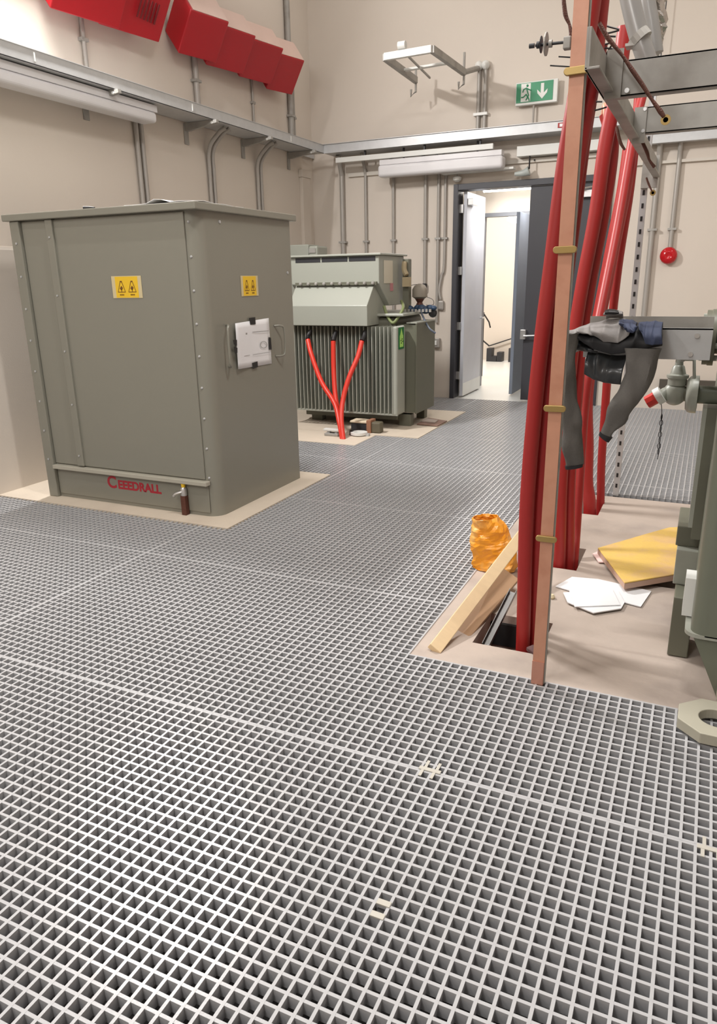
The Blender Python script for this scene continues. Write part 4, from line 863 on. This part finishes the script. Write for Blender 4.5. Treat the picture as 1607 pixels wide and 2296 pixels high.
# orange bag
b = MB(); R = []; BY = 3.78
secs = [(1063, 1285, 1150, 1296), (1059, 1262, 1160, 1270), (1062, 1238, 1158, 1240), (1052, 1212, 1152, 1222), (1058, 1196, 1146, 1204), (1062, 1176, 1140, 1190), (1063, 1160, 1116, 1158)]
S = []
for i in range(len(secs)-1):
    for k in range(4): tt = k/4; S.append([secs[i][q]*(1-tt)+secs[i+1][q]*tt for q in range(4)])
S.append(list(secs[-1]))
for i, s_ in enumerate(S):
    Lp, Rp = at(s_[0], s_[1], 1, BY), at(s_[2], s_[3], 1, BY); c_ = (Lp+Rp)/2; h_ = (Rp-Lp)/2; ring = []
    for k in range(26):
        a = k/26*2*math.pi; p = c_+h_*math.cos(a)+Vector((0, .075*math.sin(a), 0)); nz = .9*mn.noise(p*12)+.7*mn.noise(p*34); p += Vector((math.cos(a), math.sin(a), .4))*nz*.022; p.z = max(p.z, .004); ring.append(p)
    R.append(ring)
b.rings(R, cap=False); b.bm.faces.new([v for v in b.bm.verts[:26]]) if False else None
o = b.build('plastic_bag', orange, None, smooth=False); o.modifiers.new('thick', 'SOLIDIFY').thickness = .003
tag(o, 'crumpled open orange plastic bag standing on the grating behind the leaning timber', 'bag')
# yellow insulation board
t = thing('insulation_board', 'yellow foam board lying tilted beside the right transformer', 'board', (-.1, 4.35, 0))
q = [at(1400, 1306, 2, .06), at(1535, 1283, 2, .06), at(1560, 1180, 2, .05), at(1500, 1182, 2, .05), at(1450, 1196, 2, .05), at(1340, 1228, 2, .045)]
foam = blotch('yellow_foam', (218, 182, 98), (208, 170, 120), 8, .45, .7, .8, bump=.3)
MB().poly(q, (0, 0, -.008)).build('foam', foam, t, bevel=.003)
MB().poly([p-Vector((0,0,.0082)) for p in q], (0, 0, -.03)).build('facing', mat('pinkish_facing', (190, 158, 140), .7), t)
tag(MB().poly([at(1328, 1243, 2, .003), at(1345, 1236, 2, .003), at(1375, 1262, 2, .003), at(1342, 1262, 2, .003)], (0, 0, .006)).build('packet', mat('white_pink_wrap', (235, 205, 200), .5), None), 'small white and pink packet beside the yellow foam board', 'packet')
pp = [([(1245, 1316), (1282, 1295), (1340, 1300), (1460, 1327), (1436, 1362), (1370, 1345), (1290, 1330)], 'white sheet spread out at the bottom of the paper pile', 0),
      ([(1262, 1330), (1385, 1325), (1400, 1352), (1392, 1366), (1330, 1376), (1272, 1352)], 'white sheet poking out at the front of the paper pile', 1),
      ([(1275, 1323), (1372, 1322), (1390, 1358), (1288, 1362)], 'white sheet lying topmost on the paper pile', 2)]
for px, lbs, k in pp:
    z = .0 + k*.006
    tag(MB().poly([at(u, v, 2, z) for u, v in px], (0, 0, .005)).build('paper_sheet', paper, None), lbs, 'paper', 'papers on the slab')
tag(MB().box(.0, .06, 4.75, 5.3, -.004, .02).build('timber_batten', mat('pinkish_batten', (180, 150, 138), .7), None, bevel=.003), 'short brown wooden batten between the yellow foam board and the rear grating', 'batten')
# cable grommet by the copper bar, bits
c = at(1236, 1340, 2, .0); tag(MB().lathe((c.x, c.y, -.004), [(.014, 0), (.018, .01), (.01, .022)], 'Z', 12).build('plug', mat('cream_plug', (215, 200, 165), .6), None, smooth=True), 'small cream plug lying right of the copper bar', 'plug')
t = thing('bag_scrap', 'dull purple cloth scrap at the front edge of the slab opening beside the cables', 'cloth', at(1182, 1466, 2, 0))
b = MB(); c = at(1185, 1462, 2, 0); b.sphere((c.x+.03, c.y+.02, .0), .045, (1.1, .6, .5), n=12)
for v_ in b.bm.verts: v_.co += Vector((1,1,1))*.012*mn.noise(v_.co*40); v_.co.z = max(v_.co.z, -.003)
b.build('cloth', mat('purple_grey_cloth', (92, 66, 66), .8), t, smooth=True)
# clips on the grating
def gclip(u, v, lbs):
    c = at(u, v, 2, 0); t = thing('grating_clip', lbs, 'clip', (c.x, c.y, 0), 'clips joining grating panels')
    for s_ in (-1, 1): MB().box(c.x+s_*.02-.005, c.x+s_*.02+.005, c.y-.04, c.y+.0, .0, .003).build('leg', mat('clip_beige', (188, 184, 174), .5), t); MB().box(c.x+s_*.02-.001, c.x+s_*.02+.009, c.y, c.y+.045, .0, .003).build('leg', MATS['clip_beige'], t)
    MB().box(c.x-.035, c.x+.04, c.y-.008, c.y+.008, .0, .0035).build('bar', MATS['clip_beige'], t)
gclip(962, 1727, 'beige clip on the grating seam near the middle of the photo'); gclip(1592, 1905, 'beige clip on the grating seam at the right edge of the photo')
c = at(852, 2040, 2, 0); t = thing('grating_clip', 'square steel clip set into the grating at the bottom middle', 'clip', (c.x, c.y, 0))
MB().box(c.x-.018, c.x+.02, c.y+.014, c.y+.032, -.002, .003).build('top_plate', MATS['clip_beige'], t, bevel=.001); MB().box(c.x-.018, c.x+.02, c.y-.028, c.y-.01, -.002, .003).build('top_plate', MATS['clip_beige'], t, bevel=.001); MB().box(c.x-.012, c.x+.014, c.y-.01, c.y+.014, -.035, -.01).build('bolt_body', black, t)
